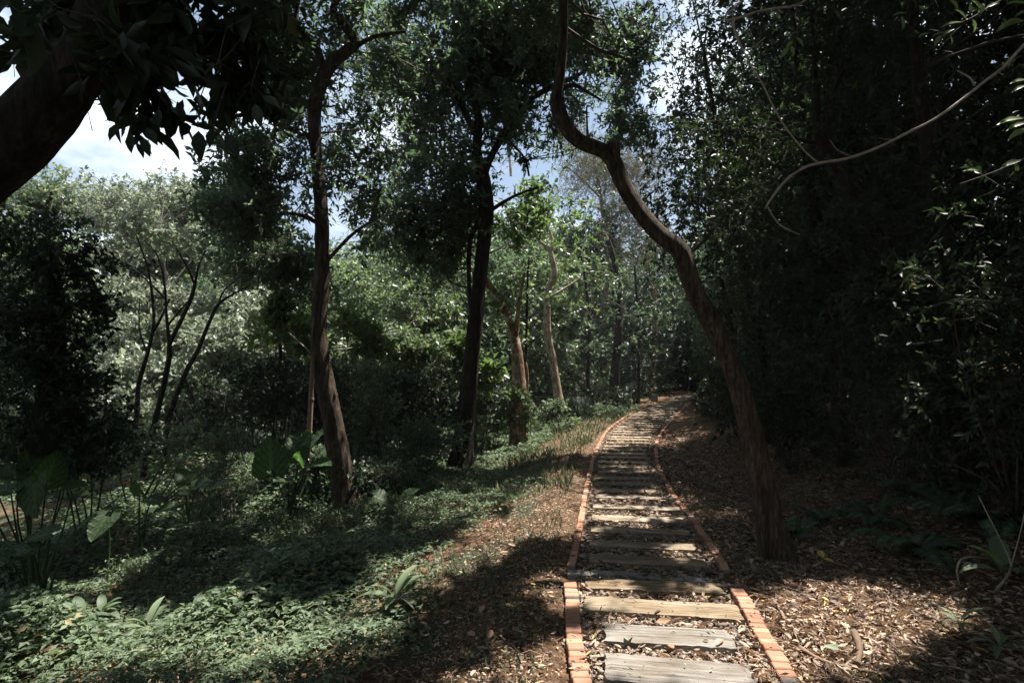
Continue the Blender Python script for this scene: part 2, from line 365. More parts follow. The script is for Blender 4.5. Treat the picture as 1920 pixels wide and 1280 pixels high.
# ------------------------------------------------------------------ ground
def ground_mat():
    m = mat('forest_soil'); N, K = nodes(m)
    tc = N('ShaderNodeTexCoord')
    n = N('ShaderNodeTexNoise'); n.inputs['Scale'].default_value = 22; n.inputs['Detail'].default_value = 10; n.inputs['Roughness'].default_value = .75; K(tc.outputs['Object'], n.inputs[0])
    vo = N('ShaderNodeTexVoronoi'); vo.inputs['Scale'].default_value = 26; vo.inputs['Randomness'].default_value = 1; K(tc.outputs['Object'], vo.inputs[0])
    n3 = N('ShaderNodeTexNoise'); n3.inputs['Scale'].default_value = 1.3; n3.inputs['Detail'].default_value = 4; K(tc.outputs['Object'], n3.inputs[0])
    r = ramp(N, [(.3, (.045, .032, .022)), (.5, (.13, .09, .062)), (.7, (.26, .19, .135))]); K(n.outputs[0], r.inputs[0])
    rv = ramp(N, [(0, (.5, .42, .36)), (.5, (1, .9, .8)), (1, (1.6, 1.35, 1.1))]); K(vo.outputs['Color'], rv.inputs[0])
    g = N('ShaderNodeMixRGB', blend_type='MULTIPLY'); g.inputs[0].default_value = 1; K(r.outputs[0], g.inputs[1]); K(rv.outputs[0], g.inputs[2])
    gr = N('ShaderNodeMixRGB'); K(g.outputs[0], gr.inputs[1]); gr.inputs[2].default_value = (.05, .065, .035, 1)
    at = N('ShaderNodeAttribute', attribute_name='v'); r3 = ramp(N, [(.42, (0, 0, 0)), (.6, (1, 1, 1))]); K(n3.outputs[0], r3.inputs[0])
    mu = N('ShaderNodeMath', operation='MULTIPLY'); K(at.outputs['Fac'], mu.inputs[0]); K(r3.outputs[0], mu.inputs[1]); K(mu.outputs[0], gr.inputs[0])
    pb = N('ShaderNodeBsdfPrincipled'); pb.inputs['Roughness'].default_value = .95; pb.inputs['Specular IOR Level'].default_value = .15; K(gr.outputs[0], pb.inputs['Base Color'])
    b = N('ShaderNodeBump'); b.inputs['Strength'].default_value = 1; b.inputs['Distance'].default_value = .04; K(n.outputs[0], b.inputs['Height']); K(b.outputs[0], pb.inputs['Normal'])
    o = N('ShaderNodeOutputMaterial'); K(pb.outputs[0], o.inputs[0]); return m
def axis(lo, hi, fine_lo, fine_hi, fs):
    a = list(np.arange(fine_lo, fine_hi, fs)); s = fs; x = fine_lo
    L_ = []
    while x > lo: s *= 1.18; x -= s; L_.append(x)
    s = fs; x = a[-1]; H_ = []
    while x < hi: s *= 1.18; x += s; H_.append(x)
    return np.array(L_[::-1] + a + H_)
gx = axis(-300, 300, -7, 9, .09); gy = axis(-60, 500, 1.5, 16, .09)
XX, YY = np.meshgrid(gx, gy); ZZ = terr(XX, YY)
near = (np.abs(XX) < 15) & (YY < 25)
ZZ = ZZ + np.where(near & (np.abs(XX - xc(YY)) > .8), rng.normal(0, .008, XX.shape), 0)
V = np.column_stack([XX.ravel(), YY.ravel(), ZZ.ravel()]); nx, ny = len(gx), len(gy)
ii, jj = np.meshgrid(np.arange(nx - 1), np.arange(ny - 1)); a0 = (jj * nx + ii).ravel()
Fg = np.column_stack([a0, a0 + 1, a0 + nx + 1, a0 + nx])
dd = (XX - xc(YY))[:-1, :-1].ravel()
g = MB(); g.add(V, Fg, np.where(dd < -1.2, 1.0, .15)); tag(g.build('ground', ground_mat()), kind='structure')

# gravel bed of the path
pv = []; bys = np.linspace(2.0, 29.5, 200)
lx = np.interp(bys, Lp[:, 1], Lp[:, 0]); rx_ = np.interp(bys, Rp[:, 1], Rp[:, 0])
for y, a, b in zip(bys, lx, rx_):
    for t in np.linspace(0, 1, 9): pv.append((a + (b - a) * t, y, float(rise(y)) - .018 + rng.normal(0, .003)))
pv = np.array(pv); a0 = (np.arange(199)[:, None] * 9 + np.arange(8)[None]).ravel()
g = MB(); g.add(pv, np.column_stack([a0, a0 + 1, a0 + 10, a0 + 9]))
M['bed'] = solid_mat('gravel_bed', [(.3, (.035, .028, .022)), (.5, (.12, .095, .07)), (.7, (.26, .215, .17))], (45, 45, 45), detail=8, bump=1, bdist=.02)
tag(g.build('path', M['bed']), kind='structure')

# ------------------------------------------------------------------ sleepers
def sleeper(c, ang, ln, wd, ht, col, label, litnear):
    nxs, nys = 22, 7
    us = np.linspace(-.5, .5, nxs); vs = np.linspace(-.5, .5, nys)
    U, Vv = np.meshgrid(us, vs)
    edge = rng.normal(0, .004, (2, nxs)); ends = rng.normal(0, .006, (2, nys))
    X = U * ln; Yy = Vv * wd
    Yy[0] += edge[0]; Yy[-1] += edge[1]; X[:, 0] += ends[0]; X[:, -1] += ends[1]
    Z = np.full_like(X, ht) + rng.normal(0, .0012, X.shape); Z += np.repeat(rng.normal(0, .0018, nys)[:, None], nxs, 1)
    rim = np.zeros_like(X, bool); rim[0] = rim[-1] = True; rim[:, 0] = rim[:, -1] = True
    top = np.column_stack([X.ravel(), Yy.ravel(), Z.ravel()])
    inn = top.copy(); rm = rim.ravel(); inn[rm, 2] -= .006
    idx = np.arange(nxs * nys).reshape(nys, nxs)
    f = np.column_stack([idx[:-1, :-1].ravel(), idx[:-1, 1:].ravel(), idx[1:, 1:].ravel(), idx[1:, :-1].ravel()])
    b = MB(); b.add(inn, f)
    loop = np.concatenate([idx[0, :], idx[1:, -1], idx[-1, -2::-1], idx[-2:0:-1, 0]])
    lp = inn[loop]; lo = lp.copy(); lo[:, 2] = -.12; lp2 = lp.copy(); lp2[:, :2] *= 1.006; lp2[:, 2] -= .012
    k = len(loop); q = np.arange(k); qn = (q + 1) % k
    b.add(np.vstack([lp, lp2, lo]), np.vstack([np.column_stack([q + k, qn + k, qn, q]), np.column_stack([q + 2 * k, qn + 2 * k, qn + k, q + k])]))
    o = b.build('wooden_sleeper', M['wood'], smooth=False)
    o.location = c; o.rotation_euler = (0, 0, ang); o.color = (*col, 1)
    return tag(o, label, 'sleeper', 'wooden sleepers laid across the path')
ORD = ['first', 'second', 'third', 'fourth', 'fifth', 'sixth', 'seventh', 'eighth', 'ninth', 'tenth', 'eleventh', 'twelfth', 'thirteenth', 'fourteenth', 'fifteenth', 'sixteenth', 'seventeenth', 'eighteenth', 'nineteenth', 'twentieth']
TENS = {2: 'twenty', 3: 'thirty', 4: 'forty', 5: 'fifty'}
def ordn(i):
    if i < 20: return ORD[i]
    t, u = divmod(i + 1, 10)
    return ({2: 'twentieth', 3: 'thirtieth', 4: 'fortieth', 5: 'fiftieth'}[t]) if u == 0 else TENS[t] + '-' + ORD[u - 1]
near_s = [((1135, 1258), (1412, 1283), .30, (.78, .84, .92)), ((1133, 1194), (1372, 1208), .25, (.74, .80, .88)), ((1096, 1136), (1387, 1154), .25, (.86, .80, .68)),
          ((1100, 1098), (1352, 1108), .21, (.80, .72, .60)), ((1106, 1050), (1322, 1061), .22, (.80, .74, .64)), ((1105, 1022), (1304, 1031), .20, (.84, .78, .68)),
          ((1108, 996), (1292, 1003), .21, (.95, .90, .80)), ((1110, 973), (1283, 979), .22, (1.05, 1.0, .92)), ((1112, 952), (1275, 958), .21, (1.05, 1, .95)), ((1116, 933), (1267, 938), .20, (.9, .85, .8))]
slots = []; num = 0
special = {0: 'pale grey cracked sleeper cut off by the bottom of the photo, nearest on the path', 1: 'short pale grey cracked sleeper, second from the bottom of the photo',
           2: 'long brown sleeper with two sun spots, just behind the short pale grey one', 3: 'brown sleeper half buried in litter, just in front of the grey brick row', 4: 'brown sleeper in shade, first one beyond the grey brick row'}
for a, b, wd, col in near_s:
    A = flatG(*a); B = flatG(*b); c = (A + B) / 2; v = B - A
    c[2] = float(rise(c[1]))
    ln = float(np.linalg.norm(v[:2]))
    lab = special.get(num, 'weathered brown sleeper, %s along the path counting from the nearest' % ordn(num))
    sleeper(c, math.atan2(v[1], v[0]), ln, wd, .034 if num > 1 else .042, col, lab, True); num += 1
    slots.append((c, v / np.linalg.norm(v), ln, wd)); last = c[1]
y = last
while True:
    sp = .47 if y < 12 else (.52 if y < 16 else .58)
    tn = np.array([float(xc(y + .3) - xc(y - .3)), .6]); tn /= np.linalg.norm(tn)
    y += sp * tn[1]
    if y > 28.5: break
    a = float(np.interp(y, Lp[:, 1], Lp[:, 0])); b = float(np.interp(y, Rp[:, 1], Rp[:, 0]))
    wpath = (b - a) * tn[1]
    ln = wpath - .30 + random.uniform(-.03, .03)
    ct = (a + b) / 2 - .04
    ang = math.atan2(-tn[0], tn[1]) * .55 + random.uniform(-.015, .015)
    k = random.uniform(.62, 1.1)
    c = (ct, y, float(rise(y)) + random.uniform(-.012, .004))
    sleeper(c, ang, ln, .24, .034, (k * 1.05, k * .98, k * .88), 'weathered sleeper, %s along the path counting from the nearest' % ordn(num), False); num += 1
    slots.append((np.array(c), np.array([math.cos(ang), math.sin(ang), 0]), ln, .24))
def on_sleeper(x, y, m=0.0):
    r = np.zeros(len(x), bool)
    for c, v, ln, wd in slots:
        dx = x - c[0]; dy = y - c[1]; u = dx * v[0] + dy * v[1]; w = -dx * v[1] + dy * v[0]
        r |= (np.abs(u) < ln / 2 + m) & (np.abs(w) < wd / 2 + m)
    return r

# ------------------------------------------------------------------ brick edgings
def box(mb, c, u, w, hx, hy, z0, z1, a):
    u = np.array([u[0], u[1], 0]); w = np.array([w[0], w[1], 0])
    V = []; bv = .006
    for z, s in ((z0, 0), (z1 - bv, 0), (z1, bv)):
        for sx, sy in ((-1, -1), (1, -1), (1, 1), (-1, 1)):
            V.append(np.array([c[0], c[1], 0]) + u * sx * (hx - s) + w * sy * (hy - s) + np.array([0, 0, z]))
    f = [(0, 1, 5, 4), (1, 2, 6, 5), (2, 3, 7, 6), (3, 0, 4, 7), (4, 5, 9, 8), (5, 6, 10, 9), (6, 7, 11, 10), (7, 4, 8, 11), (8, 9, 10, 11)]
    mb.add(V, f, a)
def edging(pix, width, step, label, mk='brick', brickz=.036, ext=None):
    pts = np.array([flatG(*q)[:2] for q in pix]); pts = pts[np.argsort(pts[:, 1])] if mk == 'brick' else pts
    if ext: pts = np.vstack([pts[0] + (pts[0] - pts[1]) / np.linalg.norm(pts[0] - pts[1]) * ext, pts])
    q = smooth_path(np.column_stack([pts, np.zeros(len(pts)), np.zeros(len(pts))]), .02)[:, :2]
    d = np.concatenate([[0], np.cumsum(np.linalg.norm(np.diff(q, axis=0), axis=1))])
    b = MB(); mo = MB(); s = step / 2; last = None; par = random.random()
    while s < d[-1] - step / 2:
        c = np.array([np.interp(s, d, q[:, 0]), np.interp(s, d, q[:, 1])]); e = np.array([np.interp(s + .05, d, q[:, 0]), np.interp(s + .05, d, q[:, 1])]); e0 = np.array([np.interp(s - .05, d, q[:, 0]), np.interp(s - .05, d, q[:, 1])])
        t = (e - e0) / np.linalg.norm(e - e0); w = np.array([-t[1], t[0]])
        c = c + w * random.uniform(-.006, .006); jt = random.gauss(0, .03); t = t + w * jt; t /= np.linalg.norm(t); w = np.array([-t[1], t[0]])
        r = random.random(); a = .02 + .15 * random.random() if r < .10 else random.uniform(.4, .95)
        z = float(rise(c[1])) + brickz + random.uniform(-.008, .005)
        box(b, c, t, w, step / 2 - .0035, width / 2, z - .10, z, a)
        box(mo, c, t, w, step / 2 + .002, width / 2 - .006, z - .11, z - .007, .5)
        s += step
    root = empty('brick_edging', (q[0][0], q[0][1], 0)); o = (q[0][0], q[0][1], 0)
    b.build('brickwork', M['brick' if mk == 'brick' else 'greybrick'], root, smooth=False, origin=o); mo.build('mortar', M['mortar'], root, smooth=False, origin=o)
    tag(root, label, 'edging', 'brick borders of the path')
edging(LB, .10, .075, 'wide orange brick border left of the path, in front of the grey brick row', ext=.9)
edging(RB, .10, .075, 'wide orange brick border right of the path, in front of the grey brick row', ext=.9)
edging(LU, .07, .2, 'narrow brick border curving up the left side of the path beyond the grey brick row')
edging(RU, .07, .2, 'narrow brick border curving up the right side of the path beyond the grey brick row')
edging([(1064, 1076), (1150, 1079), (1250, 1087), (1362, 1097)], .10, .19, 'row of grey bricks crossing the path between sleepers', mk='grey', brickz=.026)

# ------------------------------------------------------------------ pebbles
def ico():
    import bmesh
    bm = bmesh.new(); bmesh.ops.create_icosphere(bm, subdivisions=1, radius=1); 
    v = np.array([x.co[:] for x in bm.verts]); f = np.array([[q.index for q in x.verts] for x in bm.faces]); bm.free(); return v, f
IV, IF = ico()
def pebbles(mb, x, y, z, s):
    N = len(x); rot = rng.uniform(0, 6.28, N)
    sc = np.column_stack([s * rng.uniform(.8, 1.4, N), s * rng.uniform(.6, 1, N), s * rng.uniform(.4, .7, N)])
    Vv = IV[None] * (1 + rng.normal(0, .1, (N, len(IV), 1))) * sc[:, None]
    c, sn = np.cos(rot)[:, None], np.sin(rot)[:, None]
    X = Vv[..., 0] * c - Vv[..., 1] * sn; Y2 = Vv[..., 0] * sn + Vv[..., 1] * c
    Q = np.stack([X + x[:, None], Y2 + y[:, None], Vv[..., 2] + z[:, None]], -1)
    mb.add(Q.reshape(-1, 3), (IF[None] + (np.arange(N) * len(IV))[:, None, None]).reshape(-1, 3), np.repeat(rng.uniform(0, 1, N), len(IF)))
N = 14000
y = 2.4 + 14 * rng.uniform(0, 1, N) ** 1.7
a = np.interp(y, Lp[:, 1], Lp[:, 0]) + .05; b = np.interp(y, Rp[:, 1], Rp[:, 0]) - .05
x = a + (b - a) * rng.uniform(0, 1, N); k = ~on_sleeper(x, y, .0)
x, y = x[k], y[k]; g = MB(); pebbles(g, x, y, rise(y) - .010 + rng.uniform(0, .008, len(x)), rng.uniform(.009, .024, len(x)))
tag(g.build('gravel', M['stone']), 'grey brown pebbles filling the gaps between the wooden sleepers', 'gravel', kind='stuff')

# ------------------------------------------------------------------ leaf litter
CUv = np.array([(0, 0, 0), (.3, .45, .16), (.7, .4, .18), (1, 0, .1), (.7, -.4, .2), (.3, -.45, .12), (.5, 0, -.04)])
CUf = np.array([(0, 6, 1), (1, 6, 2), (2, 6, 3), (3, 6, 4), (4, 6, 5), (5, 6, 0)])
def litter(mb, x, y, s, lift=.0, z=None):
    N = len(x); th = rng.uniform(0, 6.28, N); d = np.column_stack([np.cos(th), np.sin(th), rng.normal(0, .22, N)])
    n = np.array([0, 0, 1.0]) + rng.normal(0, .35, (N, 3)); n[:, 2] = np.abs(n[:, 2]); flip = rng.uniform(size=N) < .4; n[flip] *= -1
    zz = (terr(x, y) if z is None else z) + rng.uniform(.004, .03, N) + lift
    st = rng.uniform(size=N) < .42; s = s * .88; s = np.where(st, s * 1.7, s * rng.choice([.8, 1.0, 1.5], N, p=[.5, .38, .12])); wd = np.where(st, s * rng.uniform(.05, .16, N), s * rng.uniform(.28, .6, N))
    leafset(mb, np.column_stack([x, y, zz]), d, n, s, wd, CUv, CUf, a=rng.uniform(0, 1, N) ** 1.3)
g = MB()
# right bank
N = 62000; y = 2.0 + 12 * rng.uniform(0, 1, N) ** 1.6; d = .62 + 4.2 * rng.uniform(0, 1, N) ** 1.2; x = xc(y) + d * np.where(y < 5, 1, 1)
rxe = np.interp(y, Rp[:, 1], Rp[:, 0]); k = x > rxe + .04
litter(g, x[k], y[k], rng.uniform(.02, .06, k.sum()))
# left strip
N = 36000; y = 2.0 + 20 * rng.uniform(0, 1, N) ** 1.5; d = .62 + rng.gamma(2.0, .40, N); x = xc(y) - d
lxe = np.interp(y, Lp[:, 1], Lp[:, 0]); k = x < lxe - .04
litter(g, x[k], y[k], rng.uniform(.010, .036, k.sum()))
N = 12000; x = rng.uniform(-9, 0, N); y = rng.uniform(2, 16, N); litter(g, x, y, rng.uniform(.03, .07, N))
# in the bed
N = 16000; y = 2.4 + 14 * rng.uniform(0, 1, N) ** 1.5; a = np.interp(y, Lp[:, 1], Lp[:, 0]) + .06; b = np.interp(y, Rp[:, 1], Rp[:, 0]) - .06
x = a + (b - a) * rng.uniform(0, 1, N); k = ~on_sleeper(x, y, .01); x, y = x[k], y[k]; litter(g, x, y, rng.uniform(.02, .065, len(x)), z=rise(y) - .002)
N = 150; y = 2.4 + 12 * rng.uniform(0, 1, N) ** 1.4; side = rng.uniform(size=N) < .5; x = np.where(side, np.interp(y, Lp[:, 1], Lp[:, 0]), np.interp(y, Rp[:, 1], Rp[:, 0])) + rng.normal(0, .05, N); litter(g, x, y, rng.uniform(.02, .05, N), z=rise(y) + .03)
N = 900; y = 2.4 + 14 * rng.uniform(0, 1, N) ** 1.2; x = xc(y) + rng.uniform(-.45, .45, N); k = on_sleeper(x, y, 0); x, y = x[k], y[k]; litter(g, x, y, rng.uniform(.012, .04, len(x)), z=rise(y) + .036)
tag(g.build('leaf_litter', M['litter']), 'dry brown fallen leaves carpeting the soil beside the path', 'leaf litter', kind='stuff')
# twig litter
g = MB()
N = 2600; y = 2.2 + 8 * rng.uniform(0, 1, N) ** 1.5; d = .75 + 3.4 * rng.uniform(0, 1, N) ** 1.2; sgn = np.where(rng.uniform(size=N) < .72, 1, -1); x = xc(y) + d * sgn
for i in range(N):
    th = rng.uniform(0, 6.28); l = rng.uniform(.06, .34); z = float(terr(x[i], y[i])) + .02; c, s = math.cos(th), math.sin(th); r = rng.uniform(.001, .003)
    bend = rng.normal(0, .12) * l
    tube(g, [[x[i], y[i], z, r], [x[i] + c * l * .5 - s * bend, y[i] + s * l * .5 + c * bend, z + rng.uniform(0, .03), r * .8], [x[i] + c * l, y[i] + s * l, z + rng.uniform(-.01, .02), r * .4]], sides=3, step=.1, cap=False, a=rng.uniform(0, 1))
tag(g.build('twig_litter', M['drytwig']), 'thin dead twigs scattered over the leaf litter', 'twigs', kind='stuff')

# ------------------------------------------------------------------ low ground cover and grass
def cover_density(x, y):
    d = xc(y) - x
    n = .5 * np.sin(x * 1.9 + 1.2 * np.sin(y * 1.1)) + .5 * np.sin(y * 1.6 + x * .7)
    e = 1.75 + .25 * np.sin(y * 1.3) + .3 * np.sin(y * .5 + 1)
    base = np.clip((d - e) / .7, 0, 1)
    return base * (.78 + .22 * n)
g = MB(); N = 150000
y = 2.0 + 15 * rng.uniform(0, 1, N) ** 1.5; x = xc(y) - 1.1 - 9 * rng.uniform(0, 1, N) ** 1.1
k = rng.uniform(size=N) < cover_density(x, y); x, y = x[k], y[k]; N = len(x)
mound = .11 + .09 * np.sin(x * 2.3 + y) * np.sin(y * 2.1 - x) + .04 * np.sin(x * 7) * np.sin(y * 6)
tall = np.clip(.15 + np.sin(x * 1.7 + 2 * np.sin(y * .9)) * np.sin(y * 1.9 + x * .8), 0, 1) * np.clip((xc(y) - x - 2.2) / 1.5, 0, 1)
h = mound * rng.uniform(.3, 1.15, N) ** .5 + tall * .42 * rng.uniform(0, 1, N) ** .8
th = rng.uniform(0, 6.28, N)
for j in range(3):
    t = th + (j - 1) * 1.15
    dd_ = np.column_stack([np.cos(t), np.sin(t), rng.normal(-.05, .25, N)])
    nn = np.array([0, 0, 1.]) + rng.normal(0, .38, (N, 3))
    s = rng.uniform(.016, .05, N) * (1 + .04 * y) * (1 + .5 * (tall > .2))
    leafset(g, np.column_stack([x, y, terr(x, y) + np.maximum(h, .01)]), dd_, nn, s, s * rng.uniform(.3, .6, N))
N = 26000; y = 12 + 16 * rng.uniform(0, 1, N); x = xc(y) - 2.5 - 22 * rng.uniform(0, 1, N); hh = rng.uniform(0, .35, N) * (.4 + .6 * np.sin(x * 1.3) * np.sin(y * 1.1) ** 2)
for j in range(2):
    leafset(g, np.column_stack([x, y, terr(x, y) + np.maximum(hh, .02)]), rdir(N) * [1, 1, .4], np.array([0, 0, 1.]) + rng.normal(0, .5, (N, 3)), rng.uniform(.08, .18, N), rng.uniform(.04, .09, N))
tag(g.build('ground_cover', M['cover']), 'low creeping weeds covering the left slope below the path', 'ground cover', kind='stuff')
g = MB(); N = 120000
y = 2.0 + 20 * rng.uniform(0, 1, N) ** 1.2; x = xc(y) - .85 - 5.5 * rng.uniform(0, 1, N) ** 1.2
dn = .13 + .12 * np.sin(x * 2.9) * np.sin(y * 2.3) + .7 * np.clip((y - 8) / 4, 0, 1) * np.clip((xc(y) - x - 1.9) / .6, 0, 1)
k = rng.uniform(size=N) < dn; x, y = x[k], y[k]; N = len(x)
dd_ = np.array([0, 0, 1.]) + rng.normal(0, .45, (N, 3)); s = rng.uniform(.05, .16, N) * np.where(y > 8, 1.2, .6)
leafset(g, np.column_stack([x, y, terr(x, y)]), dd_, rdir(N), s, .006 + .0006 * y)
N = 7000; y = 2.2 + 7 * rng.uniform(0, 1, N) ** 1.4; x = xc(y) + .78 + rng.gamma(1.4, .3, N)
k = (np.sin(x * 3.1 + 1) * np.sin(y * 2.7) > .15); x, y = x[k], y[k]; N = len(x)
dd_ = np.array([0, 0, .7]) + rng.normal(0, .5, (N, 3)); s = rng.uniform(.02, .06, N)
leafset(g, np.column_stack([x, y, terr(x, y)]), dd_, rdir(N), s, .006)
tag(g.build('grass', M['grass']), 'short green grass along the left edge of the path', 'grass', kind='stuff')

# ------------------------------------------------------------------ trees
TREES = {}
def tree(name, label, cat, trunk, Y, bark, leafm=None, limbs=(), blobs=(), leaf=.07, wid=.42, nl=14, tl=.3, group='forest trees around the path', sides=14,
         flare=.0, detail=False, rough=.05, droop=.2, upb=.9, filt=True, extra=None, conn=True, whorl=False, base=None, roots=0):
    tb = MB(); trunk = [(q_[0], q_[1], q_[2] * .86, *q_[3:]) for q_ in trunk]; rows = ptube(tb, trunk, Y, sides=sides, step=.05 if Y < 9 else .09, rough=rough, flare=flare)
    b = rows[0, :3].copy() if base is None else base
    root = empty(name, b); root_o = b
    if roots:
        gz = b.copy(); r0 = rows[0, 3]
        for i_ in range(roots):
            th = i_ * 6.28 / roots + rng.uniform(-.3, .3); dh = np.array([math.cos(th), math.sin(th), 0]); pr_ = []
            for t_, up_, rr_ in ((.25, 1.5, .42), (.85, .55, .34), (1.5, .12, .24), (2.3, -.08, .15), (3.2, -.35, .08)):
                th += rng.uniform(-.12, .12); p_ = gz + np.array([math.cos(th), math.sin(th), 0]) * r0 * t_; z_ = float(terr(p_[0], p_[1])); pr_.append([p_[0], p_[1], z_ + up_ * r0, rr_ * r0])
            tube(tb, pr_, sides=8, step=.03, rough=.08)
    tb.build('trunk', M[bark], root, origin=b)
    allp = [rows]
    for lb in limbs:
        m = MB(); r = ptube(m, lb, Y, sides=8, step=.06, rough=rough); m.build('limb', M[bark], root, origin=b); allp.append(r)
    sk = np.vstack(allp)
    if leafm:
        cm = MB(); tw = MB()
        for bl in blobs:
            cx, cy, rx, ry, yy, rd, n = bl[:7]
            c = P(cx, cy, yy); r = np.array([rx * yy / F, rd, ry * yy / F])
            q, o = blob_centres(c, r, int(n * .95))
            if filt: k = keep_shade(q) | (rng.uniform(size=len(q)) < .07); q, o = q[k], o[k]
            k = q[:, 2] > terr(q[:, 0], q[:, 1]) + .05; q, o = q[k], o[k]
            foliage(cm, tw, q, o, leaf, wid, nl, tl, droop, upb, detail, whorl, twr=.0016 * max(1, yy / 7))
            if conn and len(q):
                for _ in range(max(2, n // 90)):
                    e = q[rng.integers(len(q))]; dist = np.linalg.norm(sk[:, :3] - e, axis=1) + np.maximum(0, sk[:, 2] - e[2]) * .8; s = sk[np.argmin(dist)]
                    if np.linalg.norm(s[:3] - e) > 7: continue
                    mid = (s[:3] + e) / 2 + rng.normal(0, .12, 3) * np.linalg.norm(e - s[:3]) + np.array([0, 0, .08 * np.linalg.norm(e - s[:3])])
                    r0 = min(s[3] * .45, .006 + .010 * np.linalg.norm(e - s[:3]))
                    tube(tw, [[*s[:3], r0], [*((s[:3] + mid) / 2 + rng.normal(0, .04, 3)), r0 * .8], [*mid, r0 * .6], [*e, .003]], sides=5, step=.2)
        if extra is not None and len(extra):
            o = rdir(len(extra)); foliage(cm, tw, extra, o, .19, .55, 12, .55, .2, 1.4, False, False)
        if cm.v: cm.build('crown', M[leafm], root, origin=b)
        if tw.v: tw.build('twigs', M['twig'], root, origin=b)
    tag(root, label, cat, group); TREES[name] = root
    return root, sk

# unseen overhead leaves added to shape dappled shade, split among the nearest tree crowns
N = 62000; NC = 5200
cl = np.column_stack([rng.uniform(-13, 17, NC), rng.uniform(-2, 18, NC), rng.uniform(7.0, 12.5, NC)])
q = cl[rng.integers(0, NC, N)] + rng.normal(0, .5, (N, 3)) * np.array([1, 1, .5])
px, py, dep = toPx(q); k = (py < -25) | (px < -60) | (px > 1980)
q = q[k]; k = keep_shade(q, .24); q = q[k]; k = (q[:, 1] < 8.4) | (q[:, 0] > 3.5) | (rng.uniform(size=len(q)) < .22); q = q[k]
own = np.array([[-4.2, 4, 0], [-2.8, 9, 0], [-.5, 12, 0], [1.8, 7, 0], [6.5, 7, 0], [7, 13, 0], [-9, 6, 0]])
oi = np.argmin(((q[:, None, :2] - own[None, :, :2]) ** 2).sum(-1), 1)
EX = [q[oi == i] for i in range(7)]

# leaning big trunk, upper left
TREES_LEAN, _ = tree('leaning_tree', 'thick dark leaning trunk entering at the upper left corner with large drooping leaves', 'tree',
     [(-620, 1300, 250), (-560, 900, 210), (-430, 640, 190), (-240, 460, 178), (-80, 350, 140), (25, 262, 132), (100, 180, 122), (165, 85, 110), (220, -40, 95), (330, -200, 90)], 3.0, 'barkdark', 'dark',
     limbs=[[(150, 110, 60), (190, 20, 46), (215, -60, 40)], [(190, 60, 30), (240, 70, 18), (300, 110, 12), (370, 150, 8)], [(140, -20, 12, 2.6), (240, 80, 9, 2.6), (330, 140, 6, 2.6)], [(230, 0, 30, 3.2), (330, -20, 20, 3.4), (430, 30, 10, 3.6)]],
     blobs=[(235, 60, 110, 80, 2.6, .25, 9), (120, 60, 70, 50, 2.6, .2, 5), (160, 120, 60, 40, 2.6, .2, 4), (100, 5, 180, 50, 3.6, .6, 40), (290, 50, 160, 80, 3.5, .6, 46), (410, 100, 90, 90, 3.6, .5, 34), (185, 150, 50, 40, 3.3, .3, 7), (290, 175, 100, 45, 3.3, .35, 13), (450, 180, 45, 70, 3.6, .35, 14), (40, 90, 60, 40, 3.8, .4, 10), (380, 20, 90, 40, 3.3, .4, 18), (240, 80, 120, 60, 3.8, .4, 22), (530, 25, 40, 35, 3.2, .2, 4)],
     leaf=.165, wid=.38, nl=9, tl=.24, detail=True, extra=EX[0], upb=.3, droop=.7, whorl=False)

tree('forest_tree', 'slim dark trunk that bends near the top, standing left of centre behind the elephant ears', 'tree',
     [(650, 945, 52), (642, 900, 46), (626, 800, 42), (605, 700, 38), (597, 620, 34), (604, 500, 32), (603, 400, 29), (597, 330, 27), (590, 250, 27), (591, 195, 27), (602, 155, 30), (620, 122, 26), (652, 95, 22), (668, 82, 18), (648, 50, 18), (626, 20, 16), (640, -30, 15), (670, -150, 12)], 8.0, 'barkbrown', 'canopy',
     limbs=[[(606, 145, 18), (600, 105, 14), (575, 72, 12), (556, 45, 10), (560, -10, 8)], [(588, 262, 14), (560, 247, 11), (522, 238, 10), (505, 262, 8), (470, 262, 5)], [(655, 95, 12), (700, 70, 8), (760, 60, 5)], [(600, 420, 10), (550, 400, 7), (480, 410, 4)], [(604, 500, 8), (660, 440, 6), (720, 400, 4)]],
     blobs=[(730, 120, 90, 120, 9.4, 1.3, 170), (420, 330, 50, 60, 8.4, .6, 110), (740, 40, 60, 60, 8.6, .8, 260), (620, 230, 60, 110, 8.6, .8, 300), (740, 230, 70, 60, 9, 1, 200), (530, 130, 80, 120, 8.3, .9, 620), (690, 60, 110, 80, 8.5, 1, 420), (560, 330, 110, 80, 8.0, .9, 380), (470, 330, 60, 60, 7.8, .6, 150), (690, 300, 80, 90, 8.4, .9, 330), (690, 170, 70, 80, 8.4, .8, 230), (520, 20, 70, 60, 8.6, .7, 170), (480, 410, 90, 50, 7.8, .7, 260), (660, 420, 90, 60, 8.2, .8, 260), (450, 250, 40, 50, 8, .4, 60)],
     leaf=.10, wid=.38, nl=14, tl=.36, extra=EX[1], flare=.25, sides=28, roots=6, detail=False)

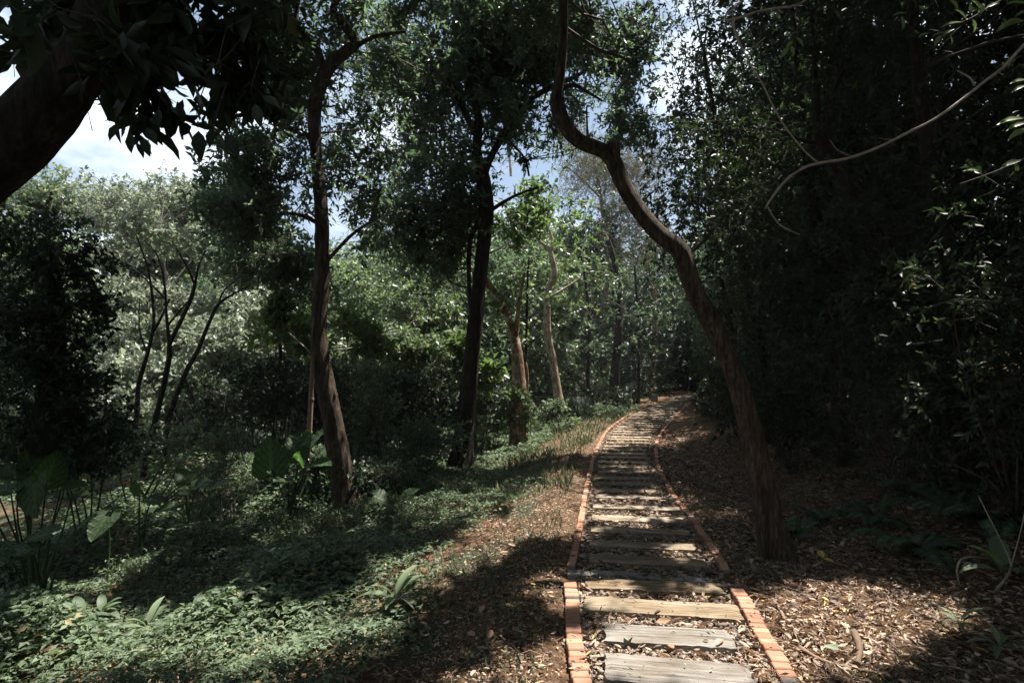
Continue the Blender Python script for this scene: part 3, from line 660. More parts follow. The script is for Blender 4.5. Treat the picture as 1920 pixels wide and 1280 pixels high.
tree('forest_tree', 'dark straight trunk forking into several crooked limbs at the centre of the photo', 'tree',
     [(862, 875, 44), (872, 800, 38), (882, 700, 35), (892, 590, 34), (904, 480, 30), (912, 400, 32), (906, 335, 28), (894, 285, 20), (897, 215, 17), (882, 180, 17), (878, 130, 15), (891, 85, 13), (886, 20, 12), (880, -40, 11), (890, -180, 8)], 11.0, 'barkdark', 'canopy',
     limbs=[[(890, 250, 13), (862, 190, 12), (843, 150, 11), (822, 100, 10), (800, 68, 8), (770, 50, 5), (700, 15, 3)], [(906, 330, 18), (920, 295, 15), (942, 258, 14), (966, 214, 12), (998, 184, 11), (1045, 158, 9), (1100, 130, 6), (1150, 60, 4)],
            [(882, 140, 9), (903, 108, 8), (950, 75, 7), (998, 32, 6), (1020, -10, 5)], [(822, 100, 7), (820, 50, 6), (828, -10, 5)], [(905, 410, 12), (882, 450, 10), (880, 540, 9), (886, 600, 8)], [(900, 160, 6), (915, 190, 5), (930, 205, 3)], [(940, 255, 6), (965, 275, 5), (985, 300, 5), (992, 330, 4)], [(912, 400, 9), (960, 370, 6), (1010, 350, 4)]],
     blobs=[(1010, 260, 90, 80, 12.2, 1.4, 160), (700, 330, 90, 110, 12.2, 1.4, 200), (900, 90, 150, 90, 12.4, 1.5, 160), (1050, 60, 80, 70, 11.4, 1.2, 420), (1150, 120, 90, 90, 11.5, 1.2, 520), (1180, 230, 50, 50, 11.5, .9, 180), (1060, 240, 60, 60, 11.5, .9, 260), (800, 110, 100, 110, 11.3, 1.3, 820), (850, 330, 100, 100, 11.3, 1.2, 480), (950, 50, 110, 80, 11.3, 1.2, 800), (900, 160, 60, 60, 11.6, .8, 260), (960, 240, 80, 80, 11.4, 1, 280), (770, 260, 80, 100, 11.5, 1.1, 360), (760, 420, 110, 70, 11.5, 1.2, 420), (1010, 130, 70, 60, 11.4, 1, 480), (900, 430, 90, 60, 11.8, 1, 300), (720, 140, 60, 120, 11.8, 1.1, 260), (860, 20, 80, 50, 11.5, 1, 220), (980, 480, 60, 60, 12, 1, 200), (840, 500, 80, 60, 12, 1, 240)],
     leaf=.12, wid=.38, nl=14, tl=.45, extra=EX[2], flare=.25, sides=28, roots=6)

_, SKT4 = tree('crooked_tree', 'crooked trunk leaning over the right edge of the path with a sharp double bend above', 'tree',
     [(1462, 1062, 74), (1455, 1035, 64), (1440, 960, 54), (1417, 850, 49), (1388, 730, 46), (1345, 625, 44), (1302, 545, 43), (1283, 490, 45), (1270, 465, 44), (1240, 443, 38), (1205, 405, 35), (1170, 350, 34), (1148, 300, 36), (1130, 283, 32), (1085, 264, 31), (1058, 232, 31), (1045, 195, 31), (1048, 160, 25), (1054, 110, 22), (1057, 50, 21), (1058, -10, 20), (1064, -100, 16), (1080, -220, 12)], 5.3, 'barkbrown', 'canopy',
     limbs=[[(1150, 300, 26), (1149, 284, 25), (1150, 270, 23)], [(1050, 165, 11), (1078, 160, 9), (1100, 172, 7), (1130, 190, 4)], [(1100, 200, 3), (1101, 240, 4), (1102, 262, 5)], [(1280, 480, 10), (1300, 470, 6), (1340, 430, 4)]],
     blobs=[(1120, 50, 90, 70, 7.2, .8, 330), (1130, 170, 70, 50, 7.0, .7, 190), (1000, 30, 70, 60, 7.2, .7, 140), (1190, 30, 40, 60, 7.5, .6, 100), (1110, 220, 50, 30, 7, .5, 60)],
     leaf=.062, wid=.38, nl=14, tl=.26, extra=EX[3], flare=.3, rough=.06)

lt = TREES_LEAN; b = np.array(lt.location)
for wxp, wyp, lv in [(247, 222, [(246, 250, 33), (268, 258, 34)]), (247, 215, [(275, 240, 34), (280, 222, 26), (225, 232, 34)]), (368, 215, [(372, 245, 50)]), (405, 225, [(425, 250, 44), (400, 240, 34)]), (300, 185, [(298, 205, 30), (322, 200, 20)]), (470, 175, [(478, 195, 40), (495, 180, 34)])]:
    m = MB(); mt = MB(); p0 = P(wxp, wyp, 3.1); tube(mt, [[*(p0 + [0, .1, .25]), .004], [*(p0 + [0, .03, .1]), .003], [*p0, .002]], sides=4, step=.05)
    for lx_, ly_, ln_ in lv:
        e = P(lx_, ly_, 3.1); tube(mt, [[*p0, .0015], [*((p0 + e) / 2 + [0, 0, .01]), .0012], [*e, .001]], sides=4, step=.05); d = e - p0; d = d / np.linalg.norm(d) + np.array([0, 0, -.5])
        m = MB(); leafset(m, e[None], d[None], np.array([[.2, -1, .35]]), ln_ * 3.1 / F * 1.15, ln_ * 3.1 / F * .55, T10v, T10f); m.build('leaf', M['dark'], lt, origin=b)
    mt.build('leaf_stalk', M['twig'], lt, origin=b)
# stems beyond
tree('ivy_covered_tree', 'old tan trunk wrapped in ivy at its foot, right of the dark central trunk', 'tree',
     [(972, 838, 40), (972, 790, 37), (974, 730, 36), (971, 680, 26), (966, 640, 20), (950, 590, 16), (928, 550, 14), (908, 525, 12), (880, 500, 9)], 13.4, 'barkred', 'mid',
     limbs=[[(966, 640, 12), (975, 560, 8), (985, 500, 6)], [(985, 760, 10), (988, 700, 7), (986, 678, 2)]],
     blobs=[(960, 560, 70, 60, 13.6, .9, 260), (958, 770, 22, 40, 13.1, .3, 70), (988, 790, 12, 40, 13.2, .3, 35), (970, 735, 18, 15, 13.1, .25, 22)], leaf=.11, wid=.6, nl=10, tl=.35, flare=.1)
tree('pale_barked_tree', 'slender crooked trunk with sunlit pale and tan bark beside the ivy covered one', 'tree',
     [(1052, 768, 24), (1045, 735, 21), (1036, 670, 17), (1027, 625, 16), (1026, 570, 14), (1028, 540, 14), (1040, 517, 14), (1036, 490, 12), (1030, 468, 10), (1015, 455, 7), (1005, 440, 5)], 17.5, 'barkpale', 'mid',
     limbs=[[(1033, 480, 7), (1036, 455, 5), (1030, 430, 4)], [(1026, 560, 6), (1060, 540, 4), (1090, 520, 3)]],
     blobs=[(1060, 580, 60, 25, 17.5, .8, 130), (1030, 420, 60, 40, 18, 1, 160)], leaf=.14, wid=.4, nl=12, tl=.5)
for i, (t, yy, lab) in enumerate([
    ([(1150, 762, 22), (1153, 700, 19), (1160, 620, 17), (1158, 520, 14), (1140, 450, 10)], 21, 'dark upright trunk left of the far end of the path'),
    ([(1196, 757, 9), (1198, 690, 7), (1196, 600, 6), (1190, 500, 4)], 24, 'thin dark trunk just left of the white marker stone'),
    ([(1224, 748, 15), (1222, 700, 13), (1228, 640, 11), (1226, 540, 9)], 27, 'slim tan trunk behind the white marker stone')]):
    p = P(t[0][0], t[0][1], yy)
    tree('forest_tree', lab, 'tree', t, yy, 'barkred' if i == 2 else 'barkdark', 'dark', blobs=[(t[-1][0], t[-1][1] - 60, 70, 90, yy, 2, 420)], leaf=.15, wid=.42, nl=12, tl=.5, sides=10)

# slender trees at left, leaf colour lightened as if sunlit
tree('slender_tree', 'middle one of the slender left stems, forking in a wide V', 'tree',
     [(268, 893, 14), (288, 800, 12), (305, 730, 11), (318, 665, 10), (318, 645, 9), (340, 600, 8), (358, 560, 8), (366, 530, 6), (372, 500, 4), (385, 470, 3)], 9.6, 'barkdark', 'pale',
     limbs=[[(318, 648, 7), (312, 590, 5), (308, 530, 4), (295, 480, 3), (270, 450, 2)], [(366, 535, 5), (350, 500, 4), (330, 465, 3)], [(314, 610, 4), (340, 580, 3), (360, 555, 2)], [(310, 560, 4), (280, 530, 3), (235, 490, 2)]],
     blobs=[(330, 440, 90, 45, 10.5, .8, 170)], leaf=.10, wid=.55, nl=10, tl=.3, sides=8, filt=False)
tree('slender_tree', 'right one of the slender left stems, leaning to the right', 'tree',
     [(306, 870, 13), (315, 790, 11), (345, 705, 10), (372, 655, 9), (390, 610, 7), (410, 570, 6), (440, 550, 4), (470, 535, 3)], 9.8, 'barkdark', 'pale',
     limbs=[[(408, 575, 4), (420, 545, 3), (450, 520, 2)], [(345, 705, 5), (355, 730, 4), (366, 750, 3)]], blobs=[(440, 500, 60, 40, 10.5, .7, 110)], leaf=.10, wid=.55, nl=10, tl=.3, sides=8, filt=False)
tree('slender_tree', 'left one of the slender left stems, dark and nearly upright', 'tree',
     [(250, 870, 11), (257, 780, 10), (260, 720, 9), (276, 665, 8), (288, 610, 7), (286, 560, 6), (276, 500, 4), (255, 440, 3)], 10.0, 'barkdark', 'pale',
     limbs=[[(288, 620, 5), (305, 590, 4), (318, 560, 3)], [(278, 665, 4), (262, 620, 3), (262, 560, 2)]], blobs=[(250, 420, 70, 50, 10.6, .8, 130)], leaf=.10, wid=.55, nl=10, tl=.3, sides=8, filt=False)
# sunlit pale trees behind
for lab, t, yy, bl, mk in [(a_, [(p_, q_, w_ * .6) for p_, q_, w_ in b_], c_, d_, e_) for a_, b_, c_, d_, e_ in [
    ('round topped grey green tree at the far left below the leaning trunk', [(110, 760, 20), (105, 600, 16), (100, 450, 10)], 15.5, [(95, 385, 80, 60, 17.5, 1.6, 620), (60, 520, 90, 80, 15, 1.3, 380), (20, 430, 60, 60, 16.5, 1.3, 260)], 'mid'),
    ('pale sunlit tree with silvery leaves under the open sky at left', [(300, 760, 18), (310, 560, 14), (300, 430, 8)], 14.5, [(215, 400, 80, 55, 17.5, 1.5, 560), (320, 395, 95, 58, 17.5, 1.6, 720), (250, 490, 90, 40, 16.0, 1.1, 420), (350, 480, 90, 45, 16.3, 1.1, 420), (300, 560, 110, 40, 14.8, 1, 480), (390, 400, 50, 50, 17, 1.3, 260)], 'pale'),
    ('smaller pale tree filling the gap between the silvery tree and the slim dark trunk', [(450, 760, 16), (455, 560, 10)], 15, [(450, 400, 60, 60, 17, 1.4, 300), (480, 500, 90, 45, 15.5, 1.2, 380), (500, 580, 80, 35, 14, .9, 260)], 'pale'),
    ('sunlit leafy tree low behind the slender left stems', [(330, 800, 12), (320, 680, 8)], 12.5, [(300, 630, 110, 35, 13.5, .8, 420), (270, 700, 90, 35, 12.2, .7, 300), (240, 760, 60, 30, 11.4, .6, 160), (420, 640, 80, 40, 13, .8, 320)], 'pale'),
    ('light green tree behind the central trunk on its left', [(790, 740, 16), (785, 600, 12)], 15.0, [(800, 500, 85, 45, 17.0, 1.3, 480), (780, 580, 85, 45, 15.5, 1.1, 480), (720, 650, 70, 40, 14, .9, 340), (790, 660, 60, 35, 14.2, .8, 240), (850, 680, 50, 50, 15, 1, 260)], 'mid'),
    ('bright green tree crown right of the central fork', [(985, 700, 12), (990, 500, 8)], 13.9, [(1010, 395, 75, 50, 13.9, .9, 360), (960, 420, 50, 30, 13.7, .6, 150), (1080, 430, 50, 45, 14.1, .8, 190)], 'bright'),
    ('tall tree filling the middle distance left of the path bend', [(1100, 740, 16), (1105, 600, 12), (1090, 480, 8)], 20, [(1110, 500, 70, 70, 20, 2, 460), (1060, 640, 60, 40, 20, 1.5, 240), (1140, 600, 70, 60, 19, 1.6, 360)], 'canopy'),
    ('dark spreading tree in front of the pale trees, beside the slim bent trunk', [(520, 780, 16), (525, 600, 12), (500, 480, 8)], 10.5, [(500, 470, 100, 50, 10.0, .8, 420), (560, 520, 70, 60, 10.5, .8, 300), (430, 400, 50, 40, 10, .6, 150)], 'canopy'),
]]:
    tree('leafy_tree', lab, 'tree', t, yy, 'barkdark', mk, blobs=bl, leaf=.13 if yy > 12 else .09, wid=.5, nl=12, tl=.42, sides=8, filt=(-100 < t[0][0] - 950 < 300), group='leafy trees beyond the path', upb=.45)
# feathery pale tree
tree('feathery_tree', 'pale feathery tree against the sky behind the crooked bend', 'tree',
     [(1130, 740, 16), (1135, 560, 13), (1138, 460, 11), (1130, 400, 9), (1120, 330, 6), (1110, 270, 4)], 27, 'barkpale', 'feather',
     limbs=[[(1135, 440, 6), (1160, 400, 4), (1180, 350, 3), (1195, 300, 2)], [(1125, 370, 5), (1095, 340, 3), (1060, 310, 2)], [(1160, 400, 4), (1200, 380, 3), (1225, 360, 2)], [(958, 330, 5, 26), (955, 290, 5, 26), (953, 258, 5, 26), (945, 240, 3, 26)]],
     blobs=[(1170, 320, 70, 70, 27, 3, 620), (1100, 330, 60, 60, 27, 3, 420), (1190, 430, 60, 60, 27, 3, 420), (1080, 260, 50, 30, 27, 2, 140)], leaf=.16, wid=.10, nl=18, tl=.8, sides=8, filt=False)

# vine column, left
tree('vine_covered_tree', 'black vine smothered tree column in deep shade at the left edge', 'tree',
     [(90, 850, 60), (95, 700, 50), (100, 550, 40), (80, 450, 24)], 6.2, 'barkdark', 'dark',
     blobs=[(100, 620, 80, 150, 6.2, .5, 330), (30, 450, 110, 60, 6.6, .5, 150), (40, 740, 90, 110, 6.2, .6, 240), (125, 480, 70, 40, 6.1, .4, 90), (140, 760, 90, 60, 6.3, .5, 170), (150, 560, 45, 60, 6.2, .3, 60), (10, 580, 60, 80, 6.5, .5, 120), (185, 830, 70, 40, 6.5, .4, 90)], leaf=.07, wid=.5, nl=14, tl=.25, filt=False, conn=False)
# ---- shrubs
def shrub(lab, blobs, leafm, leaf=.09, wid=.5, nl=12, tl=.3, name='leafy_shrub', cat='shrub', filt=False, group='shrubs under the trees', droop=.2, detail=False):
    cx, cy, rx, ry, yy = blobs[0][:5]
    c = P(cx, cy, yy); b = np.array([c[0], c[1], float(terr(c[0], c[1]))])
    root = empty(name, b); cm = MB(); tw = MB()
    for cx, cy, rx, ry, yy, rd, n in blobs:
        cc = P(cx, cy, yy); q, o = blob_centres(cc, np.array([rx * yy / F, rd, ry * yy / F]), n)
        k = q[:, 2] > terr(q[:, 0], q[:, 1]) + .03; q, o = q[k], o[k]
        if filt: k = keep_shade(q); q, o = q[k], o[k]
        foliage(cm, tw, q, o, leaf, wid, nl, tl, droop, .9, detail)
        for _ in range(6):
            if not len(q): break
            e = q[rng.integers(len(q))]; s = b + rng.normal(0, .08, 3) * [1, 1, 0]; m_ = (s + e) / 2 + rng.normal(0, .08, 3)
            tube(tw, [[*s, .014], [*m_, .009], [*e, .003]], sides=5, step=.2)
    cm.build('foliage', M[leafm], root, origin=b); tw.build('stems', M['twig'], root, origin=b)
    return tag(root, lab, cat, group)
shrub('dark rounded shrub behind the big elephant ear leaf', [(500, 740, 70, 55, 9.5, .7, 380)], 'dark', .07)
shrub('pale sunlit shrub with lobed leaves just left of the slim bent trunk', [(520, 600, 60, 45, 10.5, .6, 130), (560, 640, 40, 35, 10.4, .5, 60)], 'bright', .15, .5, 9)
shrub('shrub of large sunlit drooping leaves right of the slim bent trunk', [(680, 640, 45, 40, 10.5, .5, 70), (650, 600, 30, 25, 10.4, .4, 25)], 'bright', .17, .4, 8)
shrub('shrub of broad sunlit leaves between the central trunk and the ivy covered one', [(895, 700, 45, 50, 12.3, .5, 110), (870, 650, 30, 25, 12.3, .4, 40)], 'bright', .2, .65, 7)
shrub('ivy draped mound between the slim bent trunk and the central trunk', [(700, 770, 48, 75, 9.6, .5, 330), (690, 700, 30, 25, 9.6, .3, 60)], 'mid', .06, .6)
shrub('low clipped looking dark bush left of the central trunk', [(800, 822, 60, 32, 9.8, .5, 300)], 'canopy', .05, .6)
shrub('low dense shrub at the left edge below the vine column', [(70, 820, 110, 55, 7.2, .6, 330)], 'canopy', .07, .6)
shrub('twiggy weeds at the foot of the slender stems', [(250, 840, 110, 40, 9.5, .8, 260), (400, 820, 60, 40, 9.5, .6, 150)], 'mid', .06, .5)
shrub('leafy weed clump at the foot of the pale barked tree', [(1045, 778, 28, 22, 15.5, .5, 110)], 'cover', .10, .6)
shrub('bushy weed left of the ivy covered trunk', [(925, 800, 28, 22, 13, .4, 90)], 'cover', .08, .5)
shrub('bank of low weeds on the left verge near the far end of the path', [(1125, 775, 50, 14, 19, .8, 220), (1165, 762, 25, 12, 21, .7, 90)], 'cover', .10, .5)
shrub('dark undergrowth behind the elephant ears at the foot of the slim bent trunk', [(600, 880, 60, 40, 8.4, .5, 200), (700, 890, 70, 30, 8.6, .6, 240)], 'canopy', .06, .6)
shrub('sparse twiggy bush lit at the left behind the elephant ears', [(420, 900, 60, 35, 8.0, .4, 170)], 'cover', .05, .45)

for px, py, lab, rr, hh, mk in [(470, 1000, 'dark leafy mound in the middle of the left slope, below the largest elephant ear plant', .5, .22, 'cover'), (620, 1005, 'leafy mound just in front of the slim bent trunk', .6, .26, 'cover'), (745, 985, 'dark leafy mound between the slim bent trunk and the central trunk, nearer one', .55, .25, 'mid'),
        (570, 1090, 'low leafy mound on the shaded slope above the sunlit strip', .45, .18, 'cover'), (370, 1045, 'low leafy mound below the yellowish green tilted elephant ear', .45, .2, 'cover'), (290, 1090, 'low weed mound right of the glowing round leaf', .4, .18, 'mid'), (850, 925, 'dark leafy mound at the foot of the central trunk', .5, .2, 'cover'),
        (60, 1110, 'weed mound at the left edge under the low elephant ear', .35, .22, 'cover'), (690, 930, 'leafy mound behind the low pale elephant ear leaf', .6, .3, 'mid'), (450, 945, 'sunlit feathery weed mound left of the largest elephant ear plant', .5, .3, 'cover'), (330, 1000, 'weed mound between the glowing leaf and the sunlit feathery one', .4, .25, 'mid')]:
    b = G(px, py); root = empty('weed_clump', b); cm = MB(); tw = MB(); n_ = int(330 * rr)
    q, o = blob_centres(b + [0, 0, hh * .5], np.array([rr, rr * .8, hh * .8]), n_); q[:, 2] = np.maximum(q[:, 2], terr(q[:, 0], q[:, 1]) + .03)
    foliage(cm, tw, q, o * [1, 1, .3] + [0, 0, .8], .045, .42, 11, .22, .1, 1.0)
    cm.build('foliage', M[mk], root, origin=b); tw.build('stems', M['twig'], root, origin=b); tag(root, lab, 'plant', 'weed clumps on the left slope')

for lab, bl in [('shrub added as black shade low between the two dark trunks', [(765, 745, 75, 50, 11.5, .7, 420), (820, 700, 40, 40, 11.8, .5, 140)]), ('shrub added as dark shade right behind the slim bent trunk', [(610, 745, 60, 70, 10.6, .6, 380)]),
        ('shrub added as dark shade between the slender stems and the bamboo pole', [(420, 770, 60, 45, 10.8, .7, 300)]), ('shrub added as dark shade at the left, under the vine column', [(170, 830, 90, 45, 7.6, .6, 260)]), ('shrub added as dark shade right of the central trunk, behind the thin cane', [(920, 750, 50, 45, 15.5, .7, 260)]),
        ('shrub added as dark shade right of the pale barked tree, behind the mop headed plant', [(1110, 735, 60, 35, 21, 1.2, 300)]), ('shrub added as dark shade behind the thin trunks left of the path end', [(1190, 700, 60, 50, 26, 1.4, 320)])]:
    shrub(lab, bl, 'dark', .075 if bl[0][4] < 14 else .13)  # near-black shrubs added to make pockets of deep shade
# ---- right hand wall
def wtree(lab, x, y, H, rad, n, leafm='dark', leaf=.1, name='leafy_tree', lean=0, z0=1.2, extra=None, k=6, group='trees massed right of the path', tr=.1, filt=True, nl=13, tl=.38):
    b = np.array([x, y, float(terr(x, y))]); root = empty(name, b); t = MB()
    pts = [[x, y, b[2] - .1, tr * 1.2], [x + lean * .2, y, b[2] + H * .25, tr], [x + lean * .6, y + .1, b[2] + H * .5, tr * .75], [x + lean, y, b[2] + H * .8, tr * .35]]
    tube(t, pts, sides=10, step=.15, rough=.05); t.build('trunk', M['barkdark'], root, origin=b)
    cm = MB(); tw = MB()
    for j in range(k):
        f = j / max(1, k - 1); zc = z0 + (H - z0) * (.12 + .8 * f)
        ang = rng.uniform(0, 6.28); off = rad * .45
        c = np.array([x + lean * f + math.cos(ang) * off, y + math.sin(ang) * off, b[2] + zc])
        q, o = blob_centres(c, np.array([rad, rad, (H - z0) / k * 1.0 + .35]), n // k)
        kk = q[:, 2] > terr(q[:, 0], q[:, 1]) + .1; kk &= ((q[:, 0] - xc(q[:, 1])) > np.where(q[:, 2] < 3.2, 1.55, .2)) | (x < xc(y) + .5)
        if filt: kk &= keep_shade(q) | (q[:, 2] < (5.2 if y > 8 else 2.8) + b[2]) | ((rng.uniform(size=len(q)) < .05) & (y > 8))
        q, o = q[kk], o[kk]
        foliage(cm, tw, q, o, leaf, .42, nl, tl)
        for _ in range(2):
            if len(q):
                e = q[rng.integers(len(q))]; s = np.array(pts[1][:3]) + (np.array(pts[3][:3]) - np.array(pts[1][:3])) * f
                tube(tw, [[*s, .02], [*((s + e) / 2 + rng.normal(0, .15, 3)), .014], [*e, .004]], sides=5, step=.25)
    if extra is not None and len(extra): foliage(cm, tw, extra, rdir(len(extra)), .19, .55, 12, .55, .2, 1.4)
    cm.build('crown', M[leafm], root, origin=b); tw.build('twigs', M['twig'], root, origin=b)
    return tag(root, lab, 'tree', group)
def wx(y, off): return float(xc(y)) + off
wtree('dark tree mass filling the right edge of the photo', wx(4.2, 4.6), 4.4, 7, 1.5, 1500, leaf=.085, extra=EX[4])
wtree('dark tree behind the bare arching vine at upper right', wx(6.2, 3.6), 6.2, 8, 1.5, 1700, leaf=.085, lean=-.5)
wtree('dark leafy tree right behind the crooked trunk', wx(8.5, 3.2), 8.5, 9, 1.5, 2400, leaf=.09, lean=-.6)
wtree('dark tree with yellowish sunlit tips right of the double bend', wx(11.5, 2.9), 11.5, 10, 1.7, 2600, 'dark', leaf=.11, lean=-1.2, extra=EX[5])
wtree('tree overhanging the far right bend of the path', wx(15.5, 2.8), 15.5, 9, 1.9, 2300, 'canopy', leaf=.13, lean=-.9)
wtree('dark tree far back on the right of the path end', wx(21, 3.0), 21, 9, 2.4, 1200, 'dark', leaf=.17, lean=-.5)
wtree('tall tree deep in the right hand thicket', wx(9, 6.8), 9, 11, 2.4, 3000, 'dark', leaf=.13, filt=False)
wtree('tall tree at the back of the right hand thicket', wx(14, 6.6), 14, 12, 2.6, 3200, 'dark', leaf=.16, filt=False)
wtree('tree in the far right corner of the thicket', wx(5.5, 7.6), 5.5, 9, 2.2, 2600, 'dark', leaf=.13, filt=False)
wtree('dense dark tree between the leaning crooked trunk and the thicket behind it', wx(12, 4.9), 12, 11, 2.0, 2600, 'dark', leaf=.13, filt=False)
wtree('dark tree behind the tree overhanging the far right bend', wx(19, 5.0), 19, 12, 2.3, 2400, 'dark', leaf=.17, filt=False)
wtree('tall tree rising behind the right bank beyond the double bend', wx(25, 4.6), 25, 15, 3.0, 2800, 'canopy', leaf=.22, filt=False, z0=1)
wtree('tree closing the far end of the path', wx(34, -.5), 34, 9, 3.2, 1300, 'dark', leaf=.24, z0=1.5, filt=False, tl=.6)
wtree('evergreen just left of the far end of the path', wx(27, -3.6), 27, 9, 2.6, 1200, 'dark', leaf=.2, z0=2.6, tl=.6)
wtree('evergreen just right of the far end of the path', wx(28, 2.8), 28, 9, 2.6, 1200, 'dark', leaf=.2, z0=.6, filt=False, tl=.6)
# inner bent trunk on the right
tree('bent_tree', 'dim grey trunk slanting down behind the bare vine at right', 'tree',
     [(1760, 900, 34), (1720, 640, 30), (1660, 470, 26), (1610, 385, 24), (1570, 320, 22), (1535, 265, 16), (1530, 180, 13), (1525, 80, 10), (1520, -40, 8)], 6.3, 'barkdark', 'dark',
     limbs=[[(1555, 300, 12), (1552, 240, 10), (1565, 170, 9), (1600, 100, 6)], [(1535, 270, 9), (1500, 262, 6), (1450, 240, 4)]], blobs=[(1540, 60, 120, 80, 6.3, .5, 160), (1680, 560, 90, 90, 5.7, .3, 200), (1740, 760, 80, 90, 5.6, .3, 200), (1600, 420, 60, 40, 5.9, .3, 60)], leaf=.08, wid=.4)
for lab, off, y, H, r, n, lf in [('shrub of glossy leaves low beside the foot of the crooked trunk', 2.75, 6.6, 2.4, .8, 420, .075), ('glossy dark shrub behind the ferns at right', 2.9, 5.0, 2.6, .9, 480, .075),
                             ('dark shrub at the right edge behind the sprawling vine', 3.6, 3.9, 2.6, .9, 420, .075), ('dark shrub on the bank halfway along the right side', 2.4, 9.5, 2.2, .9, 420, .085),
                             ('dark shrub on the bank where the path bends', 2.2, 13, 2.2, 1.0, 380, .11), ('dark shrub crowding the right edge of the far path', 2.0, 17.5, 2.4, 1.1, 330, .14)]:
    x = wx(y, off + .3); b = np.array([x, y, float(terr(x, y))]); root = empty('evergreen_shrub', b); cm = MB(); tw = MB()
    q, o = blob_centres(b + [0, 0, H * .5], np.array([r, r, H * .55]), n); kk = (q[:, 2] > terr(q[:, 0], q[:, 1]) + .04) & (q[:, 0] - xc(q[:, 1]) > 1.5); q, o = q[kk], o[kk]
    foliage(cm, tw, q, o, lf, .42, 12, .3)
    for _ in range(8):
        e = q[rng.integers(len(q))]; tube(tw, [[*b, .014], [*((b + e) / 2 + rng.normal(0, .1, 3)), .01], [*e, .003]], sides=5, step=.2)
    cm.build('foliage', M['dark'], root, origin=b); tw.build('stems', M['twig'], root, origin=b); tag(root, lab, 'shrub', 'evergreen shrubs on the right bank')

# ------------------------------------------------------------------ background wood
def proto(leafm, leaf, n, H=7.5, rad=2.4):
    root = empty('background_tree', (0, 0, 0)); t = MB(); tube(t, [[0, 0, -.3, .09], [.15, .1, H * .4, .07], [0, .1, H * .85, .03]], sides=8, step=.5, rough=.05); t.build('trunk', M['barkdark'], root)
    cm = MB(); tw = MB()
    for j in range(8):
        zc = H * (.18 + .72 * j / 7); rr = rad * (1 - .35 * abs(j / 7 - .35))
        q, o = blob_centres(np.array([rng.normal(0, .4) * rad, rng.normal(0, .3) * rad, zc]), np.array([rr, rr, H * .14]), n // 8); q = q[q[:, 2] > .1]
        foliage(cm, None, q, rdir(len(q)), leaf, .5, 12, .6)
    cm.build('crown', M[leafm], root); return root
pr = [proto('mid', .2, 1500), proto('canopy', .2, 1500), proto('pale', .18, 1500), proto('dark', .2, 1500)]
spots = [(-17, 19, 2, 1.0), (-12.5, 20, 0, .95), (-8.5, 19, 3, .85), (-5.5, 21, 0, 1.0), (-2.5, 20.5, 1, 1.05), (0, 23, 0, 1.15), (2.3, 27, 1, 1.2), (-20, 25, 0, 1.1), (-15, 27, 1, 1.1), (-10, 27, 1, 1.1), (-6, 29, 0, 1.25), (-1.5, 30, 1, 1.35), (3, 34, 0, 1.3), (7, 40, 1, 1.5), (13, 38, 3, 1.5), (18, 32, 3, 1.6), (14, 24, 3, 1.6), (-14, 13.5, 3, .8), (-25, 32, 1, 1.3), (-18, 36, 0, 1.4), (-11, 38, 1, 1.4), (-4, 42, 1, 1.6), (4, 46, 1, 1.7), (24, 26, 3, 1.7), (20, 16, 3, 1.5)]
names = ['at the far left edge of the wood', 'behind the round topped tree', 'low behind the slender stems', 'behind the slim bent trunk', 'behind the ivy draped mound', 'behind the central trunk', 'behind the ivy covered trunk',
         'second row of the wood, far left', 'second row, behind the silvery tree', 'second row, left of the slim bent trunk', 'second row, between the two dark trunks', 'second row, behind the central fork', 'behind the pale barked trunk', 'beyond the far end of the path', 'beyond the right hand thicket', 'deep behind the right hand thicket', 'behind the trees right of the path bend',
         'in shade behind the vine column', 'third row at the far left', 'third row behind the sky gap', 'third row left of centre', 'third row behind the central trunk', 'third row left of the path end', 'farthest tree on the right', 'at the right edge behind the thicket']
kinds = ['mid green tree', 'dark green tree', 'pale grey green tree', 'blackish tree']
used = [False] * 4
back = ['left', 'right', 'straight behind', 'near left behind', 'near right behind', 'far left behind', 'far right behind', 'at the left shoulder', 'at the right shoulder']
spots += [(-9, -8, 0, 1.3), (9, -8, 3, 1.4), (0, -12, 1, 1.5), (-5, -10, 1, 1.4), (5, -11, 3, 1.4), (-14, -3, 1, 1.4), (14, -2, 3, 1.5), (-13, 4, 0, 1.2), (12, 5, 1, 1.3)]  # unseen trees added around the camera to hold back sky light
names += ['added unseen around the viewpoint to block sky light, ' + b for b in back]
for (x, y, k, s), nm in zip(spots, names):
    o = pr[k] if not used[k] else copy_tree(pr[k]); used[k] = True
    o.location = (x, y, float(terr(x, y)) - .1); o.scale = (s, s, s * random.uniform(.9, 1.05)); o.rotation_euler = (0, 0, random.uniform(0, 6.28))
    tag(o, kinds[k] + ' ' + nm, 'tree', 'wood in the background')

